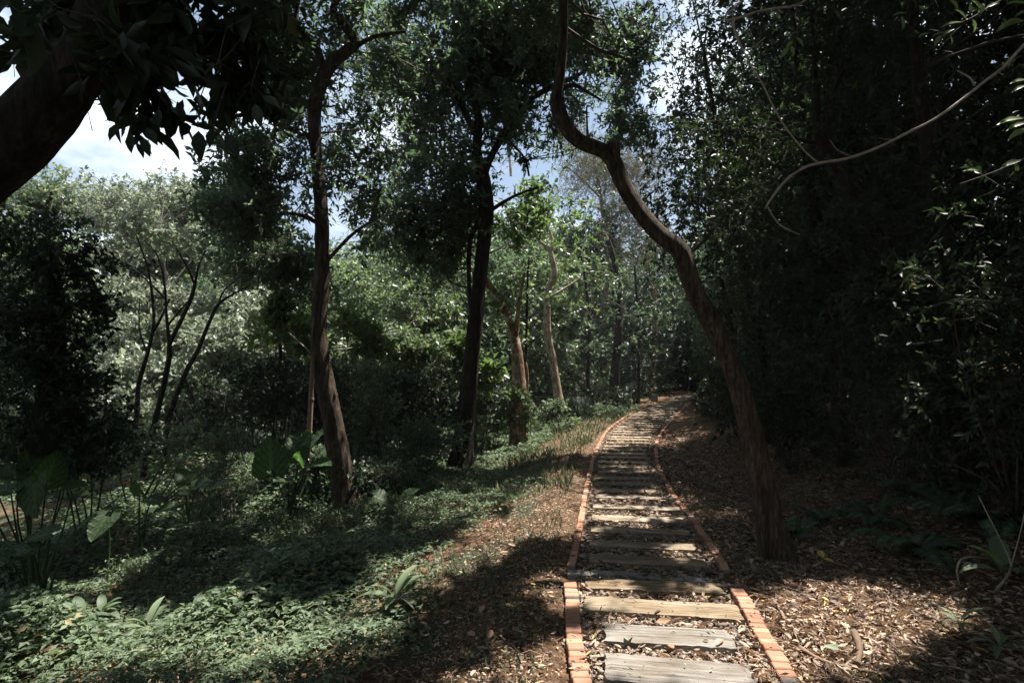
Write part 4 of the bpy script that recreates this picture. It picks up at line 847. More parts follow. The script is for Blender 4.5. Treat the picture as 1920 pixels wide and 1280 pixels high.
hp = None
for i, (x, y, s) in enumerate([(-14, 22, 1), (-11, 23, 1), (-8, 22.5, 1.1), (-5, 24, 1.1), (-2, 25, 1.1), (1, 27, 1.1), (3.5, 30, 1.1), (6.5, 33, 1.2), (9.2, 36, 1.4), (12.5, 36, 1.4), (15.5, 34, 1.4), (17, 29, 1.4), (15, 22, 1.3), (13.5, 17, 1.2), (-17, 23, 1.1), (-20, 26, 1.2), (19, 36, 1.5), (11, 40, 1.5), (6, 38, 1.4)]):
    if hp is None:
        hp = empty('background_shrub', (0, 0, 0)); cm = MB(); tw = MB(); q, o = blob_centres([0, 0, 1.2], np.array([2.3, 1.2, 1.4]), 1100); k = q[:, 2] > .05; foliage(cm, None, q[k], o[k], .17, .5, 10, .5)
        for _ in range(7): tube(tw, [[rng.normal(0, .3), rng.normal(0, .2), -.1, .03], [rng.normal(0, .6), rng.normal(0, .4), 1, .02], [rng.normal(0, 1.2), rng.normal(0, .6), 2, .006]], sides=5, step=.3)
        cm.build('foliage', M['canopy'], hp); tw.build('stems', M['twig'], hp); o = hp
    else: o = copy_tree(hp)
    o.location = (x, y, float(terr(x, y)) - .05); o.scale = (s, s, s * random.uniform(.8, 1.2)); o.rotation_euler = (0, 0, random.uniform(0, 6.28))
    tag(o, 'dark shrub closing the view low between the background trunks', 'shrub', 'far undergrowth below the background wood')

# ------------------------------------------------------------------ elephant ears
def ear_blade(mb, base, tip_dir, nrm, Lg, Wd):
    """arrow shaped rippled blade attached at base (stalk joint)"""
    d = norm(np.asarray(tip_dir, float)); s = norm(np.cross(d, nrm)); n = np.cross(s, d)
    rows, half = 34, 9
    ts_ = np.linspace(-.28, 1, rows); V = []
    ph = rng.uniform(0, 6)
    for t in ts_:
        if t < 0: w = .52 * math.sqrt(max(0, 1 - (t / -.30) ** 2)) * .98
        else: w = .52 * (1 - t ** 1.9) ** .8 + .01
        for j in range(-half, half + 1):
            u = j / half; 
            notch = 0
            aa = t
            if t < 0: 
                uu = .07 + abs(u) * (w - .05) if w > .06 else .05; xw = math.copysign(uu, u if j else 1) if j else 0.0
            else: xw = u * w
            rip = .018 * math.sin(t * 24 + ph) * abs(u) ** 1.5 + .012 * math.sin(t * 50 + abs(u) * 6) * abs(u)
            edge = 1 + .025 * math.sin(t * 40) * (abs(u) > .9)
            z = -.16 * t * t + .10 * abs(u) * (1 if t > 0 else .6) + rip - .02 * math.cos(u * 3) * 0
            z += .010 * math.cos((t - abs(u) * .45) * 34)
            V.append(base + d * aa * Lg + s * xw * Wd * edge + n * z * Lg)
    V = np.array(V); c = 2 * half + 1; Fs = []
    for i in range(rows - 1):
        for j in range(c - 1):
            if ts_[i] < -.01 and j in (half - 1, half): continue
            Fs.append((i * c + j, i * c + j + 1, (i + 1) * c + j + 1, (i + 1) * c + j))
    av = []
    for i in range(rows - 1):
        for j in range(c - 1):
            if ts_[i] < -.01 and j in (half - 1, half): continue
            u = abs((j + .5 - half) / half); av.append(.85 if u < .12 else (.75 if math.cos((ts_[i] - u * .45) * 34) > .55 else .22 + .15 * rng.uniform()))
    mb.add(V, Fs, np.array(av))
def ear_plant(lab, bpx, bY, leaves_):
    b = P(bpx[0], bpx[1], bY); b[2] = float(terr(b[0], b[1])); root = empty('elephant_ear_plant', b)
    for (px, py, Y, Lpx, tip, face) in leaves_:
        j = P(px, py, Y); Lg = Lpx * Y / F * (.78 if bpx[0] < 100 else .87)
        m = MB(); ear_blade(m, j, np.array(tip, float), np.array(face, float), Lg, Lg * .95)
        lf = m.build('leaf', M['alocasia'], root, origin=b)
        m = MB(); mid = (b + j) / 2 + np.array([0, 0, .06]) + rng.normal(0, .03, 3); tube(m, [[*(b + rng.normal(0, .03, 3) * [1, 1, 0]), .014], [*mid, .010], [*j, .006]], sides=7, step=.06); m.build('stalk', M['alocasia'], root, origin=b)
    return tag(root, lab, 'plant', 'elephant ear plants on the left slope')
ear_plant('largest elephant ear plant, with one tall upright backlit leaf, left of the slim bent trunk', (545, 925), 7.9, [
    (508, 880, 7.6, 74, (-.12, .15, 1), (.35, -1, .1)), (556, 855, 7.9, 50, (-.45, .3, 1), (.3, -1, .4)), (566, 840, 8.0, 42, (.3, .1, .8), (-.2, -1, .3)), (582, 838, 8.1, 52, (.6, .2, .9), (-.9, -.6, .1)), (590, 870, 7.8, 44, (.9, -.3, .1), (0, -.3, 1)), (600, 850, 8.3, 44, (1, .3, .4), (-.2, -.5, 1)), (540, 900, 7.6, 44, (-.2, -.6, .1), (0, -.5, 1)), (560, 868, 7.7, 34, (.1, -.3, .4), (.0, -1, .6))])
ear_plant('elephant ear plant with a yellowish green tilted leaf on the sunlit weeds', (365, 955), 7.0, [
    (352, 905, 7.0, 42, (-.7, .2, .8), (.5, -.8, .6)), (372, 908, 6.9, 36, (.9, -.2, .1), (-.1, -.6, 1)), (400, 915, 7.2, 46, (1, .1, .5), (-.5, -.3, 1)), (350, 925, 6.8, 30, (-.3, -.6, .1), (0, -.6, 1)), (325, 950, 6.8, 38, (-.8, -.3, -.1), (0, -.4, 1))])
ear_plant('elephant ear with one round glowing pale green leaf on an upright stalk', (200, 1040), 5.9, [
    (201, 968, 5.9, 56, (-.05, -.35, -.32), (.1, -.95, .75))])
ear_plant('bluish elephant ear leaf in shade between the two sunlit plants', (268, 960), 6.9, [
    (262, 925, 6.9, 40, (.05, -.4, .5), (0, -1, .7)), (285, 935, 7.0, 34, (1, -.2, -.1), (0, -.5, 1))])
ear_plant('dark group of elephant ears at the left edge of the photo', (70, 1010), 5.6, [
    (65, 905, 5.6, 88, (.2, -.25, -.45), (-.3, -1, .4)), (88, 900, 5.9, 74, (.25, .2, 1), (.9, -.4, .1)), (60, 880, 6.1, 56, (-.6, .2, 1), (.6, -.6, .4)), (20, 920, 5.5, 55, (-1, .1, .1), (0, -.4, 1)), (115, 915, 5.9, 56, (1, .1, .2), (-.1, -.4, 1)), (135, 930, 6.0, 50, (1, -.3, .2), (0, -.3, 1)), (30, 890, 6, 56, (-.9, .3, .5), (.4, -.5, .9))])
ear_plant('low elephant ear with flat spreading leaves under the dark group', (75, 1075), 5.0, [
    (95, 1000, 5.0, 62, (-1, -.1, -.15), (0, -.45, 1)), (60, 1030, 4.9, 60, (-1, -.3, 0), (0, -.4, 1)), (20, 1045, 4.8, 50, (-.8, -.6, .1), (0, -.5, 1)), (110, 1020, 5.1, 45, (1, -.2, -.2), (.1, -.5, 1)), (150, 990, 5.3, 45, (.6, .2, .7), (-.8, -.5, .3))])
ear_plant('single pale elephant ear leaf lying low right of the slim bent trunk', (720, 960), 7.2, [(700, 930, 7.2, 50, (1, -.2, -.25), (.1, -.4, 1)), (760, 930, 7.6, 34, (.8, .2, .5), (-.4, -.5, .9))])

# ------------------------------------------------------------------ broadleaf weeds
def weed(nl_, Lg, wid, spread, leafm='cover'):
    root = empty('broadleaf_weed', (0, 0, 0)); 
    for i in range(nl_):
        m = MB(); th = i * 2.4 + rng.uniform(-.3, .3); el = rng.uniform(.35, 1.1) if i > 1 else 1.3; l = Lg * rng.uniform(.7, 1.1)
        dh = np.array([math.cos(th), math.sin(th), 0]); s = np.array([-math.sin(th), math.cos(th), 0]); V = []
        R_ = 8
        for k in range(R_ + 1):
            t = k / R_; w = wid * l * math.sin(math.pi * min(1, t * .95 + .04)) ** .8 * (.25 if t < .15 else 1) / 2
            ang = el - spread * t * 1.2; 
            if k == 0: c = np.array([0, 0, .0])
            else: c = c + (dh * math.cos(ang) + np.array([0, 0, math.sin(ang)])) * l / R_
            up = -dh * math.sin(ang) + np.array([0, 0, math.cos(ang)])
            V += [c + s * w + up * w * .35, c, c - s * w + up * w * .35]
        Fs = []
        for k in range(R_):
            a = k * 3; Fs += [(a, a + 1, a + 4, a + 3), (a + 1, a + 2, a + 5, a + 4)]
        m.add(V, Fs, rng.uniform(.3, .95)); m.build('leaf', M[leafm], root)
    return root
pw = [weed(7, .20, .36, .9), weed(8, .28, .20, 1.0), weed(6, .16, .5, .7)]
wused = [False] * 3
for (px, py, k, s, lab) in [(740, 1140, 1, 1.25, 'pale strap leaved weed standing alone in the sunlit strip'), (150, 1180, 0, 1.2, 'broad leaved weed rising from the lower left weeds, tallest of its cluster'), (105, 1190, 0, 1.0, 'broad leaved weed at the lower left, left of the tallest'),
                            (190, 1165, 0, 1.0, 'broad leaved weed behind the tallest lower left one'), (235, 1240, 1, .9, 'narrow leaved rosette in the lower left shade edge'), (140, 1225, 2, 1.0, 'small round leaved weed in the lower left sun patch'), (275, 1195, 1, 1.1, 'long leaved rosette right of the lower left cluster'),
                            (205, 1215, 2, .9, 'round leaved weed between the lower left rosettes'), (15, 1240, 0, 1.1, 'broad leaved weed cut by the left edge at the bottom'), (50, 1165, 2, 1.1, 'round leaved weed near the left edge above the sun patch'), (360, 1170, 1, .9, 'narrow leaved weed in the middle of the dark lower left slope'),
                            (405, 1230, 2, .8, 'small weed at the start of the sunlit strip'), (560, 1235, 2, .8, 'small weed at the bottom of the sunlit strip'), (1045, 775, 1, 1.0, 'strap leaved weed at the foot of the pale barked trunk'), (840, 905, 2, 1.3, 'broad weed in front of the central trunk'), (1880, 1090, 0, 1.6, 'bluish broad leaved plant at the right edge of the photo'), (1800, 1190, 1, .7, 'dark narrow leaved plant at lower right'), (1875, 1235, 1, .8, 'narrow leaved plant in the lower right corner')]:
    p = G(px, py); o = pw[k] if not wused[k] else copy_tree(pw[k]); wused[k] = True
    o.location = tuple(float(v) for v in p + [0, 0, .06]); o.scale = (s,) * 3; o.rotation_euler = (0, 0, random.uniform(0, 6.28)); tag(o, lab, 'weed', 'broadleaf weeds on the verges')

# ------------------------------------------------------------------ ferns
def frond(mb, Lg, th, el):
    dh = np.array([math.cos(th), math.sin(th), 0]); s = np.array([-math.sin(th), math.cos(th), 0]); c = np.zeros(3); n = 26; pts = []
    pos = []; ds = []; ls = []; nn = []
    for k in range(n + 1):
        t = k / n; ang = el - 1.7 * t ** 1.3; pts.append([*c, .004 * (1 - t) + .001])
        up = -dh * math.sin(ang) + np.array([0, 0, math.cos(ang)]); fw = dh * math.cos(ang) + np.array([0, 0, math.sin(ang)])
        if t > .15:
            l = Lg * .24 * math.sin(math.pi * (t * .86 + .1)) ** .7
            for sg in (1, -1): pos.append(c.copy()); ds.append(s * sg + fw * .35 - up * .15); ls.append(l); nn.append(up)
        c = c + fw * Lg / n
    tube(mb, pts, sides=4, step=.05, cap=False)
    ls = np.array(ls); leafset(mb, np.array(pos), np.array(ds), np.array(nn), ls, ls * .22)
def fern(nf, Lg):
    root = empty('fern', (0, 0, 0))
    for i in range(nf):
        m = MB(); frond(m, Lg * rng.uniform(.7, 1.1), i * 6.28 / nf + rng.uniform(-.3, .3), rng.uniform(.6, 1.2)); m.build('frond', M['fern'], root)
    return root
fp = [fern(9, .6), fern(7, .45)]; fu = [False] * 2
for (px, py, k, s, lab) in [(1715, 1045, 0, 1.0, 'fern with sun glints at the upper edge of the sunny leaf litter'), (1800, 985, 0, 1.2, 'large dark fern on the right bank'), (1880, 1000, 0, 1.0, 'dark fern near the right edge of the photo'), (1490, 1010, 1, .8, 'small sunlit fern right beside the crooked trunk'),
                            (1640, 990, 0, .9, 'dim fern left of the large dark fern'), (1750, 940, 0, 1.1, 'fern highest on the shaded right bank'), (1540, 985, 1, 1, 'dim small fern behind the crooked trunk foot'), (290, 880, 1, 1.3, 'fern under the slender left stems'), (1090, 772, 1, 1.6, 'dark drooping fern left of the far verge')]:
    p = G(px, py); o = fp[k] if not fu[k] else copy_tree(fp[k]); fu[k] = True
    o.location = tuple(float(v) for v in p); o.scale = (s,) * 3; o.rotation_euler = (0, 0, random.uniform(0, 6.28)); tag(o, lab, 'fern', 'ferns under the trees')
# drooping dark tussock near pale barked tree
b = G(1082, 792); root = empty('tussock_plant', b); m = MB(); n = 260
th = rng.uniform(0, 6.28, n)
for i in range(n):
    r = rng.uniform(.25, .55); h = rng.uniform(.5, .85)
    p0 = b + [rng.normal(0, .04), rng.normal(0, .04), 0]; c, s = math.cos(th[i]), math.sin(th[i])
    tube(m, [[*p0, .006], [*(p0 + [c * r * .5, s * r * .5, h]), .007], [*(p0 + [c * r, s * r, h * .7]), .005], [*(p0 + [c * r * 1.15, s * r * 1.15, .05]), .002]], sides=3, step=.12, cap=False, a=rng.uniform(0, .6))
m.build('blades', M['fern'], root, origin=b); tag(root, 'dark mop headed plant with drooping blades beside the pale barked tree', 'plant')

# ------------------------------------------------------------------ bare vines at right
m = MB(); b = P(1920, 85, 3.0)
root = empty('bare_vine', P(1990, 20, 3.0)); o3 = P(1990, 20, 3.0)
def part(name, pl, Y, mk='vine', sides=8, rough=.04, step=.04):
    mm = MB(); ptube(mm, pl, Y, sides=sides, step=step, rough=rough); return mm.build(name, M[mk], root, origin=o3)
part('stem', [(1990, 20, 6), (1920, 85, 5.5), (1880, 128, 6), (1850, 150, 5), (1800, 190, 5.6), (1750, 225, 5), (1700, 250, 5.4), (1650, 275, 5), (1590, 297, 5), (1540, 305, 5.6), (1515, 311, 5), (1480, 332, 5), (1455, 360, 4.6), (1441, 380, 4), (1434, 392, 2.2)], 3.0)
part('branch', [(1535, 306, 3.6), (1510, 285, 3.2), (1470, 235, 3), (1445, 190, 3), (1430, 158, 2.6), (1402, 112, 2.6), (1378, 55, 2.4), (1372, 10, 2)], 3.0)
part('branch', [(1465, 232, 2), (1440, 226, 1.6), (1425, 232, 1)], 3.0)
part('branch', [(1700, 250, 2.4), (1672, 262, 1.6), (1650, 260, 1)], 3.0)
part('branch', [(1600, 294, 2), (1570, 282, 1.5), (1555, 262, 1)], 3.0)
part('branch', [(1828, 160, 4), (1820, 147, 3), (1795, 133, 2)], 3.0)
part('branch', [(1440, 388, 3), (1460, 420, 2), (1500, 440, 2)], 3.1)
tag(root, 'bare pale vine arching from the right edge to a sharp V', 'vine')
root = empty('bare_vine', P(1540, -30, 2.8)); o3 = P(1540, -30, 2.8)
part('stem', [(1540, -30, 4), (1500, 8, 4), (1460, 15, 4), (1420, 22, 4), (1385, 34, 4), (1355, 39, 3.5), (1362, 28, 3.5), (1400, -5, 3)], 2.8)
part('branch', [(1458, 15, 3), (1463, 22, 3), (1468, 25, 2)], 2.8)
part('branch', [(1372, 38, 3), (1380, 70, 3), (1392, 95, 2), (1410, 90, 2), (1435, 70, 2)], 2.8)
tag(root, 'short bare vine looping down from the top edge left of the arching one', 'vine')
b = G(1800, 1100); root = empty('bare_vine', b); o3 = b
part('stem', [(1800, 1098, 4), (1794, 1070, 4), (1802, 1048, 4), (1820, 1043, 4), (1860, 1047, 4), (1900, 1046, 4), (1960, 1035, 4)], float(b[1]))
tag(root, 'yellowish runner arching out of the leaf litter at the right edge', 'vine')
b = G(1870, 1110); root = empty('bare_vine', b); o3 = b
part('stem', [(1862, 1112, 5), (1885, 1085, 5), (1896, 1060, 4), (1880, 1020, 2), (1850, 960, 2), (1835, 930, 2)], float(b[1]))
part('branch', [(1896, 1060, 2), (1915, 990, 2), (1925, 940, 2)], float(b[1]))
tag(root, 'brown climbing stem leaning at the right edge beside the yellowish runner', 'vine')

# leafy sprays in the top right corner
def spray(lab, Y, stems, leaves_):
    b = P(*stems[0][0][:2], Y); root = empty('leafy_branch', b); t = MB()
    for st in stems: ptube(t, st, Y, sides=6, step=.03)
    t.build('twig', M['twig'], root, origin=b)
    for (px, py, l, dx, dy, dz) in leaves_:
        m = MB(); L_ = l * Y / F; d = np.array([[dx, dz, -dy]], float); leafset(m, P(px, py, Y)[None], d, np.array([[rng.normal(0, .3), -.7, .8]]), L_, L_ * .38, T10v, T10f, a=np.array([rng.uniform(.4, .9)])); m.build('leaf', M['bright'], root, origin=b)
    tag(root, lab, 'branch', 'leafy branches reaching in from the right')
spray('leafy branch with sunlit leaves in the top right corner', 2.6, [[(1960, -40, 5), (1870, 5, 4), (1820, 35, 3), (1760, 60, 2)], [(1820, 35, 2), (1790, 60, 2), (1750, 105, 1.5)]],
      [(1805, 42, 38, -1, .1, .1), (1812, 36, 30, -.5, -.9, .2), (1790, 55, 28, -1, .5, 0), (1775, 60, 26, -1, .2, .2), (1835, 30, 30, .4, -1, 0), (1840, 22, 30, -.4, -.9, .1), (1850, 15, 30, 1, -.5, 0), (1822, 34, 28, .3, 1, .1), (1765, 66, 26, -.6, .9, 0), (1780, 62, 24, .4, .9, .2), (1745, 62, 26, -1, .3, 0), (1795, 20, 34, -.3, -1, .2), (1700, 25, 26, -1, .1, 0), (1690, 30, 28, .1, 1, 0)])
spray('large single leaves hanging in at the top right edge', 2.2, [[(1990, 0, 4), (1945, 20, 3), (1915, 50, 2)]], [(1925, 38, 58, -1, .28, .1), (1935, 20, 34, -1, .3, 0), (1930, 8, 40, -1, -.2, .1), (1915, 35, 34, -1, .3, 0)])
spray('leafy branch with pale leaves at the right edge below the vine', 2.4, [[(2000, 240, 4), (1945, 225, 3), (1915, 220, 2)], [(1945, 240, 2), (1925, 250, 2)]], [(1925, 222, 52, -1, .1, .1), (1930, 240, 46, -1, .5, 0), (1935, 228, 44, -1, .25, .2), (1925, 160, 30, -1, .4, 0), (1930, 150, 36, -1, .1, 0)])
spray('thin twig with two green leaves near the right edge', 2.6, [[(1970, 285, 3), (1915, 300, 2.5), (1870, 320, 2), (1800, 345, 1.5)]], [(1915, 300, 40, -1, .35, .1), (1835, 320, 26, -1, -.1, .1), (1900, 305, 20, .4, .7, 0)])
spray('small sunlit sprig hanging in front of the upper right thicket', 3.2, [[(1500, 40, 3), (1490, 70, 2), (1478, 95, 2)]], [(1488, 75, 24, -.6, .8, 0), (1478, 90, 26, -.7, .9, 0), (1482, 85, 22, .3, .9, 0), (1492, 70, 24, .5, .6, 0), (1500, 60, 20, -.8, .2, 0)])

# ------------------------------------------------------------------ stakes
def stake(lab, pl, Y, base):
    b = base; root = empty('bamboo_stake', b); m = MB(); ptube(m, pl, Y, sides=8, step=.08, rough=.02); 
    m.build('pole', M['vine'] if False else M['drytwig'], root, origin=b)
    for q in pl[1:-1]:
        m = MB(); p = P(q[0], q[1], Y); r = .5 * q[2] * Y / F * 1.25; tube(m, [[*(p - [0, 0, .012]), r], [*(p + [0, 0, .012]), r]], sides=8, step=.01); m.build('node', M['drytwig'], root, origin=b)
    tag(root, lab, 'stake', 'bamboo stakes among the trees')
p = P(577, 840, 8.3); p[2] = float(terr(p[0], p[1])); stake('thick bamboo pole propping the slim bent trunk from its left', [(576, 900, 9), (580, 810, 9), (583, 748, 9), (586, 690, 8), (588, 660, 8)], 8.3, p)
p = G(889, 858); stake('thin bamboo cane standing right beside the foot of the central trunk', [(889, 862, 5), (889, 820, 5), (890, 785, 5), (891, 770, 4)], float(p[1]), p)
# guy rods tied to the slim trunk
root = empty('support_wire', P(590, 660, 8.0)); o3 = P(590, 660, 8.0); part('wire', [(585, 664, 2.5), (560, 640, 2), (540, 622, 1.5)], 8.0, 'vine', 5); tag(root, 'thin pale cord slanting up left from the slim bent trunk', 'cord', 'cords tied to the slim trunk')
root = empty('support_wire', P(612, 658, 8.0)); o3 = P(612, 658, 8.0); part('wire', [(608, 658, 2.5), (640, 655, 2.5), (665, 651, 2)], 8.0, 'vine', 5); tag(root, 'thin pale cord running right from the slim bent trunk', 'cord', 'cords tied to the slim trunk')

# ------------------------------------------------------------------ fallen branches, stones, leaves
def fallen(lab, pix, r, mk='drytwig', subs=()):
    b = G(*pix[0]); root = empty('fallen_branch', b)
    def rows(pp, r0): 
        out_ = []
        for i, q in enumerate(pp):
            p = G(q[0], q[1]); rr = r0 * (1 - .45 * i / max(1, len(pp) - 1)); out_.append([p[0], p[1], p[2] + rr * .8 + .012, rr])
        return out_
    m = MB(); tube(m, rows(pix, r), sides=8, step=.03, rough=.08, a=rng.uniform(.2, .9)); m.build('stem', M[mk], root, origin=b)
    for s in subs: m = MB(); tube(m, rows(s, r * .5), sides=6, step=.03, rough=.05, a=rng.uniform(.2, .9)); m.build('twig', M[mk], root, origin=b)
    return tag(root, lab, 'branch', 'fallen branches on the right side')
fallen('short curved branch lying beside the right brick border', [(1448, 1132), (1462, 1150), (1471, 1172), (1468, 1192)], .013, subs=[[(1462, 1140), (1475, 1132), (1492, 1127)]])
fallen('thick pale broken branch piece at lower right', [(1602, 1200), (1612, 1225), (1608, 1258)], .026, subs=[[(1610, 1245), (1595, 1252), (1585, 1256)]])
fallen('long dark branch lying along the bottom right', [(1500, 1225), (1540, 1245), (1600, 1262), (1660, 1272)], .013, subs=[[(1545, 1247), (1560, 1235), (1590, 1225)], [(1528, 1203), (1545, 1218)]])
fallen('dark branch lying in the shade right of the grey brick row', [(1468, 1093), (1490, 1108), (1530, 1110)], .011)
fallen('forked thin branch on the sunny leaf litter', [(1695, 1105), (1702, 1130), (1698, 1165)], .006, subs=[[(1700, 1120), (1685, 1150), (1670, 1175)], [(1710, 1110), (1715, 1150), (1712, 1180)]])
fallen('long thin branch leading up to the brown climbing stem', [(1735, 1160), (1775, 1130), (1830, 1100)], .009)
fallen('thin dry twig crossing the left brick border at the bottom', [(1042, 1208), (1060, 1196), (1074, 1185)], .004)
fallen('pale twig standing out on the litter left of the thick broken piece', [(1530, 1205), (1545, 1215), (1560, 1228)], .006)
def stone(lab, px, py, s, sq=.7):
    import bmesh
    p = G(px, py); bm = bmesh.new(); bmesh.ops.create_icosphere(bm, subdivisions=3, radius=1); ph = rng.uniform(0, 6, 3)
    for v in bm.verts:
        k = 1 + .10 * math.sin(v.co.x * 3 + ph[0]) * math.cos(v.co.y * 2.5 + ph[1]) + .05 * math.sin(v.co.z * 6 + ph[2]); v.co = Vector((v.co.x * s * k, v.co.y * s * .8 * k, v.co.z * s * sq * k))
    for f in bm.faces: f.smooth = True
    me = bpy.data.meshes.new('stone'); bm.to_mesh(me); bm.free(); me.materials.append(M['stone']); o = bpy.data.objects.new('stone', me); COL.objects.link(o)
    o.location = (p[0], p[1], p[2] + s * sq * .55); o.rotation_euler = (0, 0, random.uniform(0, 6)); return tag(o, lab, 'stone', 'stones beside the path')
stone('rounded tan stone at the foot of the crooked trunk', 1420, 1076, .055)
stone('flat grey green stone just in front of the long brown sleeper', 1160, 1163, .045, .3)
stone('second flat stone in front of the long brown sleeper, near its right end', 1333, 1174, .035, .3)
stone('small stone lying left of the right brick border near the bottom', 1392, 1205, .03, .5)
stone('stone beside the right border in the sunny grass', 1410, 1240, .032, .5)
M['yleaf'] = leaf_mat('yellow_leaf', (.45, .30, .06), (.55, .36, .08), None, .2, .5, (1.2, 1, .6))
M['gleaf'] = leaf_mat('grey_green_leaf', (.20, .26, .17), (.30, .36, .25), None, .2, .5, (1.2, 1.2, .8))
M['bleaf'] = leaf_mat('tan_leaf', (.36, .22, .13), (.44, .28, .17), None, .2, .5, (1.2, 1, .8))
for px, py, s, mk, lab in [(1545, 1062, .13, 'yleaf', 'yellow curled leaf in the shade right of the crooked trunk, larger one'), (1565, 1070, .10, 'yleaf', 'small yellow leaf touching the larger yellow one'), (1402, 1092, .10, 'yleaf', 'yellow leaf beside the right border at the grey brick row'), (1555, 1135, .06, 'yleaf', 'bright yellow leaf on the sunny litter'),
                           (985, 1200, .09, 'gleaf', 'pale grey green leaf on the dark strip left of the path'), (1180, 1222, .12, 'gleaf', 'pale green leaf in the gap below the short grey sleeper'), (1545, 1222, .12, 'gleaf', 'yellow green leaf on the grass patch at lower right'), (1024, 1258, .07, 'gleaf', 'small pale leaf near the bottom left of the border'),
                           (825, 1150, .09, 'bleaf', 'reddish brown leaf on the dark weeds left of the path'), (900, 1170, .09, 'bleaf', 'tan leaf lying alone on the dark strip'), (955, 1060, .09, 'bleaf', 'orange leaf in the small sun fleck on the dark strip'), (1000, 1125, .10, 'bleaf', 'curled tan leaf beside the left border in sun'), (968, 1032, .08, 'bleaf', 'upright curled tan leaf on the sunlit strip'),
                           (1335, 1240, .11, 'bleaf', 'upright dry leaf between the two grey sleepers, right one'), (1250, 1236, .10, 'bleaf', 'dry leaf leaning up between the two grey sleepers, middle one'), (1230, 1195, .10, 'bleaf', 'reddish curled leaf lying on the short grey sleeper'), (915, 1215, .09, 'bleaf', 'brown leaf standing in the weeds near the bottom'), (1005, 1105, .05, 'yleaf', 'tiny yellow leaf near the left border by the grey brick row')]:
    p = G(px, py); m = MB(); th = rng.uniform(0, 6.28); lift = .045 if 'on the short' in lab else (.03 if p[0] - xc(p[1]) < .5 and abs(p[0] - xc(p[1])) < .5 else .03)
    leafset(m, np.array([[0, 0, 0.]]), np.array([[math.cos(th), math.sin(th), .15]]), np.array([[rng.normal(0, .25), rng.normal(0, .25) - .2, 1]]), s, s * .5, CUv * [1, 1, .8], CUf, a=np.array([.5]))
    o = m.build('fallen_leaf', M[mk]); o.location = (p[0], p[1], max(p[2], float(rise(p[1]))) + lift); tag(o, lab, 'leaf', 'fallen leaves that stand out')

# ------------------------------------------------------------------ far small things
def bx(m, c, s, a=.5):
    V = [(c[0] + dx * s[0] / 2, c[1] + dy * s[1] / 2, c[2] + dz * s[2] / 2) for dz in (-1, 1) for dx, dy in ((-1, -1), (1, -1), (1, 1), (-1, 1))]
    m.add(V, [(0, 3, 2, 1), (4, 5, 6, 7), (0, 1, 5, 4), (1, 2, 6, 5), (2, 3, 7, 6), (3, 0, 4, 7)], a)
M['concrete'] = solid_mat('pale_concrete', [(.3, (.28, .27, .25)), (.7, (.46, .45, .42))], (20, 20, 20))
p = G(1227, 752); m = MB(); tube(m, [[p[0], p[1], p[2] - .05, .16], [p[0], p[1], p[2] + .10, .155], [p[0], p[1], p[2] + .28, .13], [p[0], p[1], p[2] + .31, .09]], sides=8, step=.05, rough=.03); o = m.build('marker_stone', M['concrete'], origin=p); tag(o, 'pale squat marker stone beside the far left border of the path', 'marker stone')
M['red'] = solid_mat('red_plastic', [(.3, (.55, .06, .03)), (.7, (.65, .09, .05))], (8, 8, 8), rough=.4, bump=.05)
p = P(1108, 729, 24); m = MB(); IVs = IV * .11; 
tube(m, [[*(p - [0, 0, .11]), .02], [*(p - [0, 0, .09]), .06], [*(p - [0, 0, .05]), .10], [*p, .11], [*(p + [0, 0, .05]), .10], [*(p + [0, 0, .09]), .06], [*(p + [0, 0, .11]), .015]], sides=14, step=.03); root = empty('lantern', p - [0, 0, .11]); m.build('globe', M['red'], root, origin=p - [0, 0, .11])
m = MB(); b = np.array([p[0], p[1], float(terr(p[0], p[1]))]); tube(m, [[*b, .015], [*(p - [0, 0, .1]), .012]], sides=6, step=.2); m.build('post', M['twig'], root, origin=p - [0, 0, .11]); tag(root, 'small red globe on a post in the dark garden left of the far path', 'lantern')
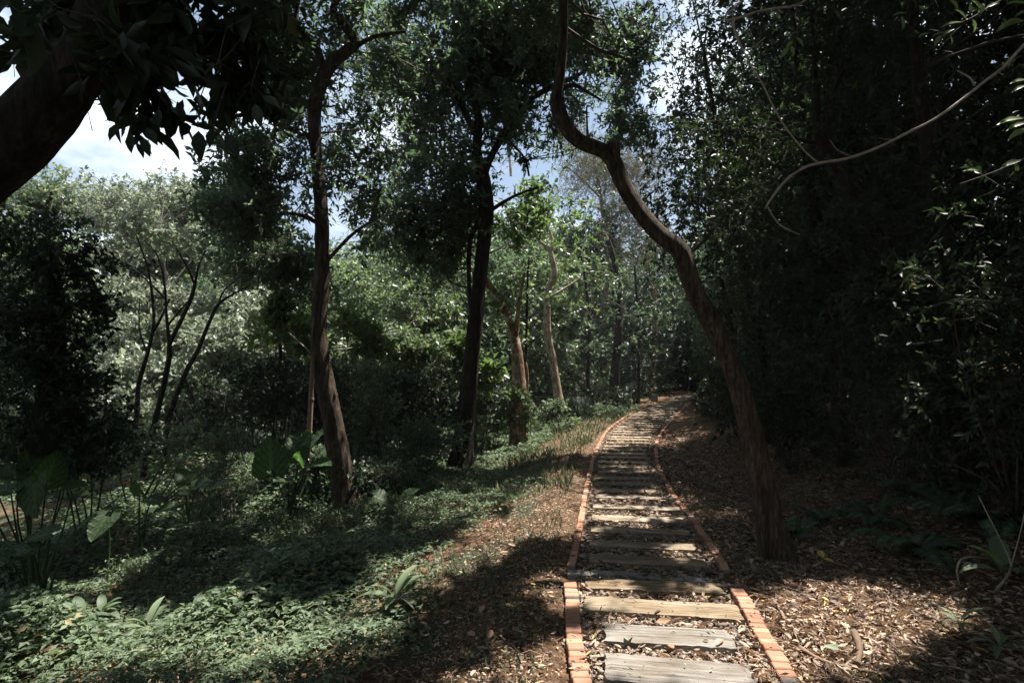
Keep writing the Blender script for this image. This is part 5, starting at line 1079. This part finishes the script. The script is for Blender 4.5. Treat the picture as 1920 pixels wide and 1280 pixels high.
# wooden steps, left of pale barked trunk
M['plank'] = solid_mat('grey_plank', [(.3, (.14, .12, .10)), (.7, (.34, .29, .25))], (4, 30, 30))
b = P(1015, 768, 19); b[2] = float(terr(b[0], b[1])); root = empty('wooden_steps', b)
for i in range(9):
    m = MB(); bx(m, (0, i * .34, .06 + i * .10), (1.7, .28, .05)); o = m.build('step', M['plank'], root, smooth=False)
tag(root, 'grey wooden steps glimpsed between the ivy covered and the pale barked trunks', 'steps')
# trellis fence near the dark upright trunk
b = P(1177, 758, 25); b[2] = float(terr(b[0], b[1])); root = empty('ladder_frame', b)
for sx in (-.28, .28):
    m = MB(); bx(m, (sx, 0, .8), (.05, .05, 1.7)); m.build('post', M['twig'], root, smooth=False)
for i in range(8):
    m = MB(); bx(m, (0, -.03, .15 + i * .2), (.62, .02, .035)); m.build('rung', M['twig'], root, smooth=False)
tag(root, 'ladder like wooden frame between the dark upright trunk and the thin one', 'ladder frame')
M['sign'] = solid_mat('grey_sign', [(.3, (.20, .24, .28)), (.7, (.26, .30, .34))], (8, 8, 8), bump=.05)
b = P(1184, 758, 24.5); b[2] = float(terr(b[0], b[1])); root = empty('small_sign', b); m = MB(); bx(m, (0, 0, .45), (.04, .04, 1.0)); m.build('post', M['plank'], root, smooth=False); m = MB(); bx(m, (0, -.04, .85), (.18, .02, .24)); m.build('plate', M['sign'], root, smooth=False)
tag(root, 'small grey plate on a post in front of the ladder like frame', 'sign')
print('verts', sum(len(m_.vertices) for m_ in bpy.data.meshes))

# ------------------------------------------------------------------ air
hz = MB(); x0, x1, y0, y1, z0, z1 = -301, 302, -62, 560, -6, 26
V = [(x, y, z) for z in (z0, z1) for x, y in ((x0, y0), (x1, y0), (x1, y1), (x0, y1))]
hz.add(V, [(0, 3, 2, 1), (4, 5, 6, 7), (0, 1, 5, 4), (1, 2, 6, 5), (2, 3, 7, 6), (3, 0, 4, 7)])
hm = mat('air'); N_, K_ = nodes(hm); pv_ = N_('ShaderNodeVolumePrincipled'); pv_.inputs['Density'].default_value = .0007; pv_.inputs['Color'].default_value = (.86, .93, 1, 1); o_ = N_('ShaderNodeOutputMaterial'); K_(pv_.outputs[0], o_.inputs['Volume'])
tag(hz.build('haze', hm, smooth=False), kind='stuff')
SC.cycles.volume_bounces = 0
